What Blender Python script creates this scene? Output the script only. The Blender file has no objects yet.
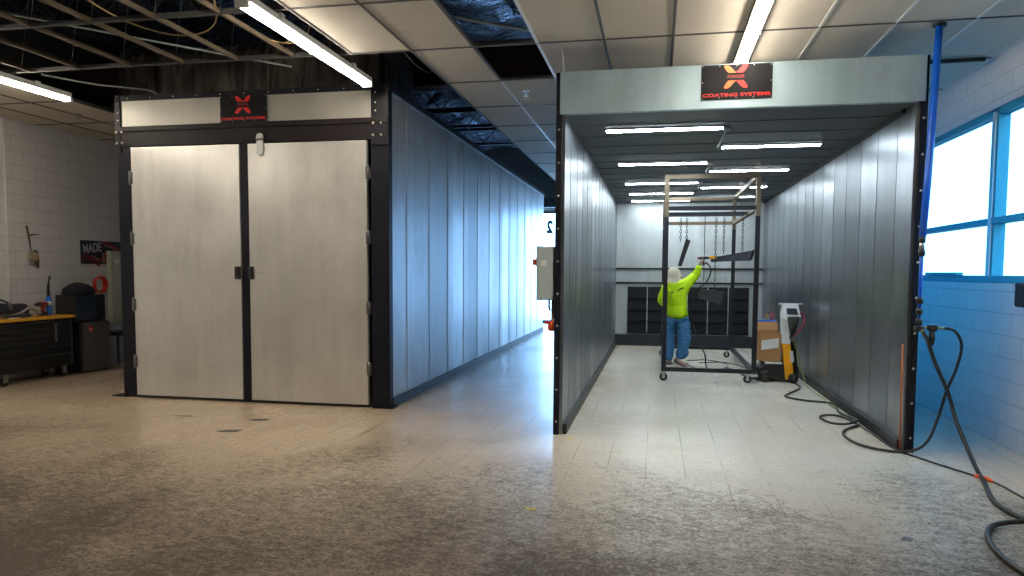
import bpy, bmesh, math, random
from mathutils import Vector, Matrix, noise as mnoise
random.seed(7)
PI = math.pi
scene = bpy.context.scene
COL = scene.collection

# ------------------------------------------------------------------ materials
MATS = {}
def new_mat(name):
    m = bpy.data.materials.new(name); m.use_nodes = True
    MATS[name] = m
    nt = m.node_tree
    return m, nt, nt.nodes['Principled BSDF']

def plain(name, col, rough=.5, metal=0., bump=0., bscale=40., emis=None, estr=0., coat=0., var=0.06):
    m, nt, b = new_mat(name)
    b.inputs['Roughness'].default_value = rough
    b.inputs['Metallic'].default_value = metal
    b.inputs['Coat Weight'].default_value = coat
    tc = nt.nodes.new('ShaderNodeTexCoord')
    n = nt.nodes.new('ShaderNodeTexNoise'); n.inputs['Scale'].default_value = bscale; n.inputs['Detail'].default_value = 3
    nt.links.new(tc.outputs['Object'], n.inputs['Vector'])
    cr = nt.nodes.new('ShaderNodeMixRGB')
    cr.inputs[1].default_value = (*[c*(1-var*2) for c in col], 1)
    cr.inputs[2].default_value = (*[min(1, c*(1+var*2)) for c in col], 1)
    nt.links.new(n.outputs['Fac'], cr.inputs[0])
    nt.links.new(cr.outputs[0], b.inputs['Base Color'])
    if bump:
        bp = nt.nodes.new('ShaderNodeBump'); bp.inputs['Strength'].default_value = bump; bp.inputs['Distance'].default_value = .01
        nt.links.new(n.outputs['Fac'], bp.inputs['Height']); nt.links.new(bp.outputs[0], b.inputs['Normal'])
    if emis:
        b.inputs['Emission Color'].default_value = (*emis, 1); b.inputs['Emission Strength'].default_value = estr
    return m

def math_node(nt, op, a, b=None, c=None):
    n = nt.nodes.new('ShaderNodeMath'); n.operation = op
    for i, v in enumerate((a, b, c)):
        if v is None: continue
        if isinstance(v, (int, float)): n.inputs[i].default_value = v
        else: nt.links.new(v, n.inputs[i])
    return n.outputs[0]

def noise_node(nt, vec, scale, detail=4, rough=.55, sc=(1, 1, 1), rot=(0, 0, 0), dist=0):
    mp = nt.nodes.new('ShaderNodeMapping'); mp.inputs['Scale'].default_value = sc; mp.inputs['Rotation'].default_value = rot
    nt.links.new(vec, mp.inputs['Vector'])
    n = nt.nodes.new('ShaderNodeTexNoise'); n.inputs['Scale'].default_value = scale
    n.inputs['Detail'].default_value = detail; n.inputs['Roughness'].default_value = rough; n.inputs['Distortion'].default_value = dist
    nt.links.new(mp.outputs[0], n.inputs['Vector'])
    return n.outputs['Fac']

def ramp(nt, fac, stops):
    r = nt.nodes.new('ShaderNodeValToRGB')
    el = r.color_ramp.elements
    while len(el) < len(stops): el.new(.5)
    for e, (p, c) in zip(el, stops):
        e.position = p; e.color = (*c, 1) if len(c) == 3 else (c[0], c[0], c[0], 1)
    nt.links.new(fac, r.inputs[0])
    return r.outputs[0]

def mixc(nt, fac, a, b, mode='MIX'):
    m = nt.nodes.new('ShaderNodeMixRGB'); m.blend_type = mode
    for i, v in ((0, fac), (1, a), (2, b)):
        if isinstance(v, (int, float)): m.inputs[i].default_value = v
        elif isinstance(v, tuple): m.inputs[i].default_value = (*v, 1)
        else: nt.links.new(v, m.inputs[i])
    return m.outputs[0]

def galvanised(name, dark, light, rough, metal=.9, stain=.0, stain_col=(.1, .08, .06), streak=1., bumpd=.004, panel=None):
    """zinc sheet: cloudy mottling, faint vertical streaks, handling smudges, oil canning"""
    m, nt, b = new_mat(name)
    tc = nt.nodes.new('ShaderNodeTexCoord'); v = tc.outputs['Object']
    cloud = noise_node(nt, v, 1.4, 5, .6)
    vert = noise_node(nt, v, 5., 3, .6, sc=(1, 1, .07))
    fine = noise_node(nt, v, 60., 2, .5)
    k = math_node(nt, 'ADD', math_node(nt, 'MULTIPLY', cloud, .6), math_node(nt, 'MULTIPLY', vert, .4*streak))
    k = math_node(nt, 'ADD', k, math_node(nt, 'MULTIPLY', math_node(nt, 'SUBTRACT', fine, .5), .15))
    col = ramp(nt, k, [(.25, dark), (.72, light)])
    pv = None
    if panel:      # each sheet of the wall comes from its own coil: slightly different zinc
        per, off, narrow = panel
        sp = nt.nodes.new('ShaderNodeSeparateXYZ'); gm = nt.nodes.new('ShaderNodeNewGeometry'); nt.links.new(gm.outputs['Position'], sp.inputs[0])
        t = math_node(nt, 'DIVIDE', math_node(nt, 'SUBTRACT', sp.outputs[1], off), per)
        idx = math_node(nt, 'FLOOR', t)
        if narrow: idx = math_node(nt, 'ADD', math_node(nt, 'MULTIPLY', idx, 2.), math_node(nt, 'LESS_THAN', math_node(nt, 'FRACT', t), narrow))
        wn = nt.nodes.new('ShaderNodeTexWhiteNoise'); wn.noise_dimensions = '1D'; nt.links.new(idx, wn.inputs['W'])
        pv = wn.outputs['Value']
        col = mixc(nt, math_node(nt, 'MULTIPLY', pv, .6), col, dark)
    if stain:
        s = noise_node(nt, v, 2.2, 6, .7, sc=(1, 1, .35))
        s2 = math_node(nt, 'MULTIPLY', ramp(nt, s, [(.56, (0,)), (.75, (1,))]), stain)
        col = mixc(nt, s2, col, stain_col)
    nt.links.new(col, b.inputs['Base Color'])
    b.inputs['Metallic'].default_value = metal
    rr = math_node(nt, 'ADD', math_node(nt, 'MULTIPLY', cloud, .22), rough - .11)
    if pv is not None: rr = math_node(nt, 'ADD', rr, math_node(nt, 'MULTIPLY', pv, .10))
    nt.links.new(rr, b.inputs['Roughness'])
    bp = nt.nodes.new('ShaderNodeBump'); bp.inputs['Strength'].default_value = .5; bp.inputs['Distance'].default_value = bumpd
    h = noise_node(nt, v, 2.0, 1, .3)
    h2 = math_node(nt, 'ADD', h, math_node(nt, 'MULTIPLY', fine, .02))
    nt.links.new(h2, bp.inputs['Height']); nt.links.new(bp.outputs[0], b.inputs['Normal'])
    return m

galvanised('zinc_door', (.54, .54, .52), (.80, .80, .78), .36, .55, stain=.3, stain_col=(.34, .31, .24), bumpd=.035)
galvanised('zinc_band', (.30, .30, .27), (.46, .45, .41), .5, .5, bumpd=.02)
galvanised('zinc_side', (.55, .56, .58), (.86, .87, .89), .38, .75, stain=.35, stain_col=(.16, .15, .15), bumpd=.012, panel=(.88, 8.41, .284))
galvanised('bounce_blue', (.13, .42, .58), (.22, .60, .80), .45, .55, bumpd=.006)  # blue added to bounce blue light onto the window wall
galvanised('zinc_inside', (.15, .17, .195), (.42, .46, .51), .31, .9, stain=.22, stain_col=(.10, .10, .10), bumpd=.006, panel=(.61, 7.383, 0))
galvanised('zinc_header', (.30, .42, .49), (.50, .65, .73), .48, .7, stain=.3, stain_col=(.2, .22, .22), bumpd=.006)
galvanised('zinc_back', (.40, .43, .44), (.62, .66, .67), .45, .75, stain=.5, stain_col=(.1, .1, .1), bumpd=.006)
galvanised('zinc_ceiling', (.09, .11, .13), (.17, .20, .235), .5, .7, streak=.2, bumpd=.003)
plain('black_frame', (.008, .009, .015), .5, .0, bump=.1)
plain('black_brown', (.014, .011, .013), .5, .0)
plain('sign_black', (.005, .005, .008), .5)
for _n in ('black_frame', 'black_brown', 'sign_black'): MATS[_n].node_tree.nodes['Principled BSDF'].inputs['Specular IOR Level'].default_value = .2
plain('bolt', (.65, .6, .5), .35, .9)
plain('logo_red', (.75, .012, .01), .4, emis=None)
plain('logo_orange', (.95, .16, .02), .4)
plain('text_dim', (.28, .015, .015), .5)
plain('zinc_latch', (.42, .44, .45), .35, .9)
plain('handle_black', (.015, .015, .016), .4)
plain('handle_grey', (.15, .15, .16), .35, .8)
plain('tube', (.9, .9, .9), .4, emis=(1, .88, .72), estr=52.)
plain('tube_cool', (.9, .9, .9), .4, emis=(.84, .95, 1), estr=50.)
plain('fixture_white', (.78, .79, .76), .4)
plain('grid_white', (.72, .72, .72), .45)
plain('grid_tan', (.085, .062, .036), .7)
plain('grid_grey', (.08, .08, .08), .6)
plain('void_black', (.018, .016, .017), .9)
plain('maroon', (.05, .012, .016), .6)
plain('joist_dark', (.03, .025, .025), .6, .3)
plain('wire_tan', (.5, .36, .14), .6)
plain('wire_grey', (.35, .42, .42), .5)
plain('wire_dark', (.06, .05, .05), .6)
plain('pipe_blue', (.004, .10, .58), .35)
plain('rubber', (.012, .012, .012), .5)
plain('rubber_gloss', (.015, .015, .015), .35)
plain('brass', (.5, .36, .15), .35, .9)
plain('copper', (.50, .12, .035), .4, .5)
plain('cord_green', (.22, .26, .06), .5)
plain('cord_orange', (.7, .10, .02), .5)
plain('frame_blue', (.035, .30, .42), .35, .2)
plain('frame_pale', (.55, .66, .72), .35, .2)
plain('cabinet_grey', (.42, .50, .50), .45)
plain('panel_cream', (.52, .55, .46), .5)
plain('red', (.55, .03, .01), .4)
plain('red_orange', (.75, .09, .02), .4)
plain('white_paper', (.75, .75, .73), .6)
plain('steel', (.5, .5, .5), .3, .95)
plain('rust_steel', (.20, .155, .11), .45, .6, var=.15)
plain('rack_dark', (.022, .024, .032), .38, .4)
plain('filter_black', (.005, .0055, .008), .95, bump=.4, bscale=90)
plain('filter_frame', (.02, .022, .026), .6, .3)
plain('plinth', (.016, .02, .026), .6, .2)
plain('coated_black', (.013, .013, .016), .45)
plain('coated_side', (.05, .055, .065), .35, .3)
plain('cardboard', (.42, .22, .09), .8)
plain('cardboard_in', (.16, .08, .04), .9)
plain('yellow_orange', (.90, .38, .005), .35)
plain('unit_white', (.72, .74, .74), .4)
plain('screen_dark', (.02, .03, .05), .15)
plain('blue_plastic', (.01, .14, .62), .35)
plain('hose_red', (.45, .02, .06), .5)
plain('toolbox_black', (.012, .012, .013), .45, .1)
plain('trim_steel', (.13, .13, .13), .35, .8)
plain('wood_top', (.62, .32, .03), .45)
plain('fridge_steel', (.20, .185, .16), .35, .8)
plain('fridge_black', (.012, .012, .013), .35)
plain('bag_cloth', (.014, .015, .024), .85, bump=.4, bscale=15)
plain('sticker_red', (.65, .05, .03), .5)
plain('skin', (.50, .30, .22), .5)
plain('jeans', (.045, .17, .36), .85, bump=.5, bscale=22, var=.28)
plain('hood_cloth', (.62, .56, .46), .9, bump=.5, bscale=35)
plain('rag_grey', (.30, .28, .27), .8)
plain('glove', (.35, .45, .03), .7)
plain('shoe', (.15, .13, .13), .6)
plain('shoe_sole', (.72, .62, .56), .6)
plain('print_dark', (.06, .09, .02), .7)
plain('gun_orange', (.9, .42, .02), .4)
plain('photo_dark', (.012, .014, .03), .4)
plain('photo_red', (.22, .02, .02), .4)
plain('photo_tan', (.32, .2, .12), .4)
plain('asphalt', (.07, .07, .07), .9)
plain('photo_white', (.45, .45, .48), .4)
plain('tape_yellow', (.45, .36, .02), .6)
plain('floor_mark', (.06, .06, .062), .5)
plain('thatch', (.35, .28, .18), .8)
plain('twig', (.09, .07, .05), .8)
plain('number_dark', (.02, .10, .11), .5)
plain('black_trim', (.012, .013, .016), .45, .2)

def hi_vis():
    m, nt, b = new_mat('hi_vis')
    tc = nt.nodes.new('ShaderNodeTexCoord'); v = tc.outputs['Object']
    n = noise_node(nt, v, 5., 3, .5, sc=(1, 1, .5), dist=.6)
    nt.links.new(ramp(nt, n, [(.3, (.50, .78, .0)), (.7, (.62, .92, .005))]), b.inputs['Base Color'])
    b.inputs['Roughness'].default_value = .8
    bp = nt.nodes.new('ShaderNodeBump'); bp.inputs['Strength'].default_value = .9; bp.inputs['Distance'].default_value = .03
    nt.links.new(n, bp.inputs['Height']); nt.links.new(bp.outputs[0], b.inputs['Normal'])
hi_vis()

def foil():
    m, nt, b = new_mat('foil')
    tc = nt.nodes.new('ShaderNodeTexCoord'); v = tc.outputs['Object']
    n = noise_node(nt, v, 4.5, 6, .7, sc=(1, 2.4, 1), dist=1.6)
    nt.links.new(ramp(nt, n, [(.42, (.02, .03, .06)), (.62, (.50, .58, .72))]), b.inputs['Base Color'])
    b.inputs['Metallic'].default_value = 1; b.inputs['Roughness'].default_value = .22
    bp = nt.nodes.new('ShaderNodeBump'); bp.inputs['Strength'].default_value = 1; bp.inputs['Distance'].default_value = .25
    nt.links.new(n, bp.inputs['Height']); nt.links.new(bp.outputs[0], b.inputs['Normal'])
    m, nt, b = new_mat('foil_duct')
    tc = nt.nodes.new('ShaderNodeTexCoord'); v = tc.outputs['Object']
    n = noise_node(nt, v, 3.0, 5, .65, sc=(2.5, 1, .35), dist=.8)
    nt.links.new(ramp(nt, n, [(.35, (.035, .03, .026)), (.75, (.26, .23, .20))]), b.inputs['Base Color'])
    b.inputs['Metallic'].default_value = .8; b.inputs['Roughness'].default_value = .4
    bp = nt.nodes.new('ShaderNodeBump'); bp.inputs['Strength'].default_value = 1; bp.inputs['Distance'].default_value = .08
    nt.links.new(n, bp.inputs['Height']); nt.links.new(bp.outputs[0], b.inputs['Normal'])
foil()

def block_wall(name, c1, c2, mortar, swap, bump=.6):
    m, nt, b = new_mat(name)
    tc = nt.nodes.new('ShaderNodeTexCoord'); v = tc.outputs['Object']
    sep = nt.nodes.new('ShaderNodeSeparateXYZ'); nt.links.new(v, sep.inputs[0])
    cmb = nt.nodes.new('ShaderNodeCombineXYZ')
    nt.links.new(sep.outputs[swap], cmb.inputs[0]); nt.links.new(sep.outputs[2], cmb.inputs[1])
    br = nt.nodes.new('ShaderNodeTexBrick')
    br.inputs['Scale'].default_value = 1
    br.inputs['Brick Width'].default_value = .406; br.inputs['Row Height'].default_value = .203
    br.inputs['Mortar Size'].default_value = .006; br.inputs['Mortar Smooth'].default_value = .4
    br.inputs['Color1'].default_value = (*c1, 1); br.inputs['Color2'].default_value = (*c2, 1); br.inputs['Mortar'].default_value = (*mortar, 1)
    nt.links.new(cmb.outputs[0], br.inputs['Vector'])
    n = noise_node(nt, v, 25, 4, .6)
    n2 = noise_node(nt, v, 1.2, 3, .5)
    col = mixc(nt, math_node(nt, 'MULTIPLY', n2, .25), br.outputs['Color'], tuple(x*.75 for x in c1))
    nt.links.new(col, b.inputs['Base Color'])
    b.inputs['Roughness'].default_value = .55
    bp = nt.nodes.new('ShaderNodeBump'); bp.inputs['Strength'].default_value = bump; bp.inputs['Distance'].default_value = .006
    h = math_node(nt, 'SUBTRACT', math_node(nt, 'MULTIPLY', n, .25), br.outputs['Fac'])
    nt.links.new(h, bp.inputs['Height']); nt.links.new(bp.outputs[0], b.inputs['Normal'])
block_wall('block_white', (.66, .67, .69), (.63, .64, .66), (.46, .47, .50), 1)
block_wall('block_dark', (.05, .048, .045), (.045, .043, .04), (.03, .03, .03), 1)
block_wall('block_end', (.60, .60, .60), (.57, .57, .57), (.45, .45, .45), 0)

def ceiling_tile():
    m, nt, b = new_mat('ceiling_tile')
    tc = nt.nodes.new('ShaderNodeTexCoord'); v = tc.outputs['Object']
    f = noise_node(nt, v, 120, 2, .6)
    c = noise_node(nt, v, .9, 3, .5)
    s = noise_node(nt, v, 1.6, 6, .7)
    col = ramp(nt, c, [(.3, (.58, .53, .45)), (.7, (.66, .62, .54))])
    col = mixc(nt, math_node(nt, 'MULTIPLY', ramp(nt, s, [(.62, (0,)), (.8, (1,))]), .35), col, (.22, .17, .11))
    col = mixc(nt, math_node(nt, 'MULTIPLY', ramp(nt, f, [(.6, (0,)), (.72, (1,))]), .25), col, (.3, .28, .24))
    nt.links.new(col, b.inputs['Base Color']); b.inputs['Roughness'].default_value = .8
    bp = nt.nodes.new('ShaderNodeBump'); bp.inputs['Strength'].default_value = .3; bp.inputs['Distance'].default_value = .003
    nt.links.new(f, bp.inputs['Height']); nt.links.new(bp.outputs[0], b.inputs['Normal'])
ceiling_tile()

FX0, FY0, FT = -.368, 5.88, .3048
def floor_mat():
    m, nt, b = new_mat('floor_tiles')
    tc = nt.nodes.new('ShaderNodeTexCoord'); v = tc.outputs['Object']
    sep = nt.nodes.new('ShaderNodeSeparateXYZ'); nt.links.new(v, sep.inputs[0])
    X, Y = sep.outputs[0], sep.outputs[1]
    def joint(c, off, w):
        t = math_node(nt, 'DIVIDE', math_node(nt, 'SUBTRACT', c, off - 100*FT), FT)
        f = math_node(nt, 'FRACT', t)
        d = math_node(nt, 'MINIMUM', f, math_node(nt, 'SUBTRACT', 1., f))
        return math_node(nt, 'LESS_THAN', d, w), math_node(nt, 'FLOOR', t)
    jx, ix = joint(X, FX0, .010); jy, iy = joint(Y, FY0, .007)
    jmask = ramp(nt, noise_node(nt, v, 1.1, 3, .6), [(.43, (.05,)), (.58, (1,))])
    jmask2 = ramp(nt, noise_node(nt, v, 1.7, 3, .6, rot=(0, 0, 1)), [(.50, (0,)), (.68, (1,))])
    cmb = nt.nodes.new('ShaderNodeCombineXYZ'); nt.links.new(ix, cmb.inputs[0]); nt.links.new(iy, cmb.inputs[1])
    wn = nt.nodes.new('ShaderNodeTexWhiteNoise'); nt.links.new(cmb.outputs[0], wn.inputs['Vector'])
    # pale vinyl base, warmer in tone further left
    cloud = noise_node(nt, v, .55, 5, .6)
    mott = noise_node(nt, v, 22, 6, .75)
    base = ramp(nt, cloud, [(.3, (.54, .42, .29)), (.7, (.68, .56, .42))])
    grey = ramp(nt, cloud, [(.3, (.60, .57, .49)), (.7, (.74, .71, .62))])
    xr = nt.nodes.new('ShaderNodeMapRange'); xr.inputs[1].default_value = -2.6; xr.inputs[2].default_value = .6
    nt.links.new(math_node(nt, 'ADD', X, math_node(nt, 'MULTIPLY', math_node(nt, 'SUBTRACT', cloud, .5), 3.)), xr.inputs[0])
    base = mixc(nt, xr.outputs[0], base, grey)
    base = mixc(nt, math_node(nt, 'MULTIPLY', wn.outputs['Value'], .08), base, (.25, .22, .17))
    base = mixc(nt, math_node(nt, 'MULTIPLY', ramp(nt, mott, [(.35, (1,)), (.55, (0,))]), .10), base, (.24, .21, .17))
    # ground-in dirt in broad worn patches; painted vignette shade darkens it front and left
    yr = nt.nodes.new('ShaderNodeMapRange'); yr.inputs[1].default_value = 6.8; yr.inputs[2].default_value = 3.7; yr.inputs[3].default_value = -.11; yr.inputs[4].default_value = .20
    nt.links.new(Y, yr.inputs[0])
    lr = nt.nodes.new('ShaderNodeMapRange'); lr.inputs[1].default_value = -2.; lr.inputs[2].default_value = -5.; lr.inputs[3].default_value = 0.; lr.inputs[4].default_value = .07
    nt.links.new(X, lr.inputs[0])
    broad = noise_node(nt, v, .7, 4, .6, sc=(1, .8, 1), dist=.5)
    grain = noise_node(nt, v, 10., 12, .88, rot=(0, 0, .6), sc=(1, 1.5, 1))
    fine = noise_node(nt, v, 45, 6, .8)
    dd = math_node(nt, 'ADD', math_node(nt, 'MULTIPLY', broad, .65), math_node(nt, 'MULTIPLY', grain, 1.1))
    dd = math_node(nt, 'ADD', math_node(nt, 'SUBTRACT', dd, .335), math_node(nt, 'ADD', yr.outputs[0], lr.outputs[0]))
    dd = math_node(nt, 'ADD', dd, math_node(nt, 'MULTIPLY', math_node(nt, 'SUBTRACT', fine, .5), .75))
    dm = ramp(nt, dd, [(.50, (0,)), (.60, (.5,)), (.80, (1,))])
    vignette_dirt = nt.nodes.new('ShaderNodeMapRange'); vignette_dirt.inputs[1].default_value = 5.6; vignette_dirt.inputs[2].default_value = 3.6
    nt.links.new(math_node(nt, 'ADD', Y, math_node(nt, 'MULTIPLY', math_node(nt, 'SUBTRACT', broad, .5), 4.)), vignette_dirt.inputs[0])
    base = mixc(nt, math_node(nt, 'MULTIPLY', vignette_dirt.outputs[0], .60), base, (.15, .105, .072))  # brown overlay: front vignette put into the colour along with dirt
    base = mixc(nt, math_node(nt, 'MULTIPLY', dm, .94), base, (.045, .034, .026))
    # drag scuffs in several directions
    for rz, sc, lo, st in ((.9, (22, .5, 1), .72, .7), (-.6, (18, .45, 1), .73, .6), (1.35, (24, .6, 1), .73, .6)):
        s = noise_node(nt, v, 1.0, 3, .6, sc=sc, rot=(0, 0, rz), dist=.25)
        base = mixc(nt, math_node(nt, 'MULTIPLY', ramp(nt, s, [(lo-.04, (0,)), (lo+.05, (1,))]), st), base, (.07, .055, .045))
    base = mixc(nt, math_node(nt, 'MULTIPLY', math_node(nt, 'MULTIPLY', jx, jmask), .7), base, (.07, .06, .05))
    base = mixc(nt, math_node(nt, 'MULTIPLY', math_node(nt, 'MULTIPLY', jy, jmask2), .5), base, (.09, .08, .07))
    nt.links.new(base, b.inputs['Base Color'])
    r = math_node(nt, 'ADD', math_node(nt, 'MULTIPLY', dm, .30), math_node(nt, 'ADD', math_node(nt, 'MULTIPLY', mott, .06), .22))
    nt.links.new(r, b.inputs['Roughness'])
    nt.links.new(math_node(nt, 'SUBTRACT', .55, math_node(nt, 'MULTIPLY', dm, .42)), b.inputs['Specular IOR Level'])
    bp = nt.nodes.new('ShaderNodeBump'); bp.inputs['Strength'].default_value = .25; bp.inputs['Distance'].default_value = .002
    h = math_node(nt, 'ADD', math_node(nt, 'MULTIPLY', mott, .03), noise_node(nt, v, 3, 2, .5))
    nt.links.new(h, bp.inputs['Height']); nt.links.new(bp.outputs[0], b.inputs['Normal'])
floor_mat()

def glow(name, col, s):
    m = bpy.data.materials.new(name); m.use_nodes = True; MATS[name] = m
    nt = m.node_tree; nt.nodes.clear()
    e = nt.nodes.new('ShaderNodeEmission'); e.inputs[0].default_value = (*col, 1); e.inputs[1].default_value = s
    o = nt.nodes.new('ShaderNodeOutputMaterial'); nt.links.new(e.outputs[0], o.inputs[0])
def window_glass():
    m = bpy.data.materials.new('window_glass'); m.use_nodes = True; MATS['window_glass'] = m
    nt = m.node_tree; nt.nodes.clear()
    t = nt.nodes.new('ShaderNodeBsdfTransparent'); t.inputs[0].default_value = (.93, .97, .98, 1)
    g = nt.nodes.new('ShaderNodeBsdfGlossy'); g.inputs['Roughness'].default_value = .03
    mx = nt.nodes.new('ShaderNodeMixShader'); mx.inputs[0].default_value = .06
    o = nt.nodes.new('ShaderNodeOutputMaterial')
    nt.links.new(t.outputs[0], mx.inputs[1]); nt.links.new(g.outputs[0], mx.inputs[2]); nt.links.new(mx.outputs[0], o.inputs[0])
window_glass()
glow('daylight_end', (.30, .58, 1.), 11.)

# ------------------------------------------------------------------ mesh builder (world coordinates)
class MB:
    def __init__(s): s.v = []; s.f = []; s.sm = []
    def add(s, vs, fs, smooth=False):
        o = len(s.v); s.v += [tuple(v) for v in vs]
        s.f += [tuple(i+o for i in f) for f in fs]; s.sm += [smooth]*len(fs); return s
    def hexa(s, p):   # 4 bottom ccw, 4 top ccw
        return s.add(p, [(3, 2, 1, 0), (4, 5, 6, 7), (0, 1, 5, 4), (1, 2, 6, 5), (2, 3, 7, 6), (3, 0, 4, 7)])
    def box(s, x0, x1, y0, y1, z0, z1):
        x0, x1 = sorted((x0, x1)); y0, y1 = sorted((y0, y1)); z0, z1 = sorted((z0, z1))
        return s.hexa([(x0, y0, z0), (x1, y0, z0), (x1, y1, z0), (x0, y1, z0), (x0, y0, z1), (x1, y0, z1), (x1, y1, z1), (x0, y1, z1)])
    def bar(s, a, b, w, h=None, up=(0, 0, 1)):
        h = h or w; a = Vector(a); b = Vector(b); d = (b-a).normalized(); u = Vector(up)
        if abs(d.dot(u)) > .99: u = Vector((0, 1, 0))
        r = d.cross(u).normalized(); u = r.cross(d).normalized()
        r *= w/2; u *= h/2
        return s.hexa([a-r-u, a+r-u, b+r-u, b-r-u, a-r+u, a+r+u, b+r+u, b-r+u])
    def tube(s, pts, r, n=8, cap=True):
        pts = [Vector(p) for p in pts]; N = len(pts)
        rs = r if isinstance(r, (list, tuple)) else [r]*N
        vs = []; t0 = (pts[1]-pts[0]).normalized()
        u = t0.cross(Vector((0, 0, 1)))
        if u.length < .1: u = t0.cross(Vector((0, 1, 0)))
        u.normalize()
        for i, p in enumerate(pts):
            t = (pts[min(i+1, N-1)]-pts[max(i-1, 0)]).normalized()
            u = (u - t*u.dot(t)).normalized(); w = t.cross(u)
            for k in range(n):
                a = 2*PI*k/n; vs.append(p + (u*math.cos(a)+w*math.sin(a))*rs[i])
        fs = [(i*n+k, i*n+(k+1) % n, (i+1)*n+(k+1) % n, (i+1)*n+k) for i in range(N-1) for k in range(n)]
        s.add(vs, fs, True)
        if cap:
            o = len(s.v)-len(vs)
            s.f += [tuple(o+k for k in reversed(range(n))), tuple(o+(N-1)*n+k for k in range(n))]; s.sm += [False]*2
        return s
    def cyl(s, a, b, r, n=12): return s.tube([a, b], r, n)
    def lathe(s, c, prof, n=16, axis='z'):
        pts = []
        vs = []
        for r, h in prof:
            for k in range(n):
                a = 2*PI*k/n; x, y = r*math.cos(a), r*math.sin(a)
                if axis == 'z': q = (c[0]+x, c[1]+y, c[2]+h)
                elif axis == 'y': q = (c[0]+x, c[1]-h, c[2]+y)
                else: q = (c[0]+h, c[1]+x, c[2]+y)
                vs.append(q)
        N = len(prof)
        fs = [(i*n+k, i*n+(k+1) % n, (i+1)*n+(k+1) % n, (i+1)*n+k) for i in range(N-1) for k in range(n)]
        s.add(vs, fs, True); o = len(s.v)-len(vs)
        s.f += [tuple(o+k for k in reversed(range(n))), tuple(o+(N-1)*n+k for k in range(n))]; s.sm += [False]*2
        return s
    def prism(s, poly, axis, a, b):   # polygon in the other two axes, extruded a..b
        n = len(poly)
        def P(p, t):
            return {'y': (p[0], t, p[1]), 'x': (t, p[0], p[1]), 'z': (p[0], p[1], t)}[axis]
        vs = [P(p, a) for p in poly]+[P(p, b) for p in poly]
        fs = [tuple(reversed(range(n))), tuple(range(n, 2*n))]+[(i, (i+1) % n, n+(i+1) % n, n+i) for i in range(n)]
        return s.add(vs, fs)
    def ball(s, c, r, sc=(1, 1, 1), n=12, m=8):
        vs = []
        for i in range(m+1):
            t = PI*i/m
            for k in range(n):
                a = 2*PI*k/n
                vs.append((c[0]+r*sc[0]*math.sin(t)*math.cos(a), c[1]+r*sc[1]*math.sin(t)*math.sin(a), c[2]+r*sc[2]*math.cos(t)))
        fs = [((i+1)*n+k, (i+1)*n+(k+1) % n, i*n+(k+1) % n, i*n+k) for i in range(m) for k in range(n)]
        return s.add(vs, fs, True)
    def torus(s, c, R, r, n=24, m=6, axis='z', tilt=None):
        pts = []
        for i in range(n+1):
            a = 2*PI*i/n; x, y = R*math.cos(a), R*math.sin(a)
            pts.append({'z': (c[0]+x, c[1]+y, c[2]), 'y': (c[0]+x, c[1], c[2]+y), 'x': (c[0], c[1]+x, c[2]+y)}[axis])
        return s.tube(pts, r, m)

def wloc(o):
    v = Vector((0, 0, 0))
    while o: v += Vector(o.location); o = o.parent
    return v

def finish(me, mat, name, parent, loc, bev=0):
    me.materials.append(MATS[mat])
    o = bpy.data.objects.new(name, me); COL.objects.link(o)
    o.location = loc - (wloc(parent) if parent else Vector((0, 0, 0)))
    if parent: o.parent = parent
    if bev:
        b = o.modifiers.new('bevel', 'BEVEL'); b.width = bev; b.segments = 2; b.limit_method = 'ANGLE'; b.angle_limit = math.radians(40)
    return o

def build(mb, name, mat, parent=None, bev=0, origin=None):
    if parent: org = wloc(parent)
    elif origin is not None: org = Vector(origin)
    else:
        xs = [v[0] for v in mb.v]; ys = [v[1] for v in mb.v]; zs = [v[2] for v in mb.v]
        org = Vector(((min(xs)+max(xs))/2, (min(ys)+max(ys))/2, min(zs)))
    me = bpy.data.meshes.new(name)
    me.from_pydata([Vector(v)-org for v in mb.v], [], mb.f)
    me.polygons.foreach_set('use_smooth', mb.sm)
    bm = bmesh.new(); bm.from_mesh(me); bmesh.ops.recalc_face_normals(bm, faces=bm.faces[:]); bm.to_mesh(me); bm.free()
    return finish(me, mat, name, parent, org, bev)

def thing(name, label, cat, loc, group=None):
    o = bpy.data.objects.new(name, None); COL.objects.link(o); o.location = loc
    o.empty_display_size = .1
    o['label'] = label; o['category'] = cat
    if group: o['group'] = group
    return o
def tag(o, label, cat, group=None, kind=None):
    o['label'] = label; o['category'] = cat
    if group: o['group'] = group
    if kind: o['kind'] = kind
    return o
def struct(mb, name, mat, bev=0, parent=None):
    o = build(mb, name, mat, parent, bev, origin=(0, 0, 0))
    if not parent: o['kind'] = 'structure'
    return o
def dup(root, loc, label):
    def cp(o, par):
        c = o.copy(); COL.objects.link(c)
        if par: c.parent = par
        for ch in o.children: cp(ch, c)
        return c
    r = cp(root, None); r.location = loc; r['label'] = label
    return r
def text(name, s, size, loc, rot, mat, parent, ext=.0015, align='CENTER', sx=1., shear=0., bold=.02):
    cu = bpy.data.curves.new('t', 'FONT'); cu.body = s; cu.size = size; cu.extrude = ext; cu.offset = size*bold
    cu.align_x = align; cu.align_y = 'CENTER'; cu.shear = shear
    t = bpy.data.objects.new('t', cu); COL.objects.link(t)
    bpy.context.view_layer.update()
    me = bpy.data.meshes.new_from_object(t.evaluated_get(bpy.context.evaluated_depsgraph_get()))
    bpy.data.objects.remove(t)
    M = Matrix.Translation(Vector(loc)-wloc(parent)) @ rot.to_4x4() @ Matrix.Diagonal((sx, 1, 1, 1))
    me.transform(M); me.materials.clear(); me.materials.append(MATS[mat])
    o = bpy.data.objects.new(name, me); COL.objects.link(o); o.parent = parent
    return o
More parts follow.
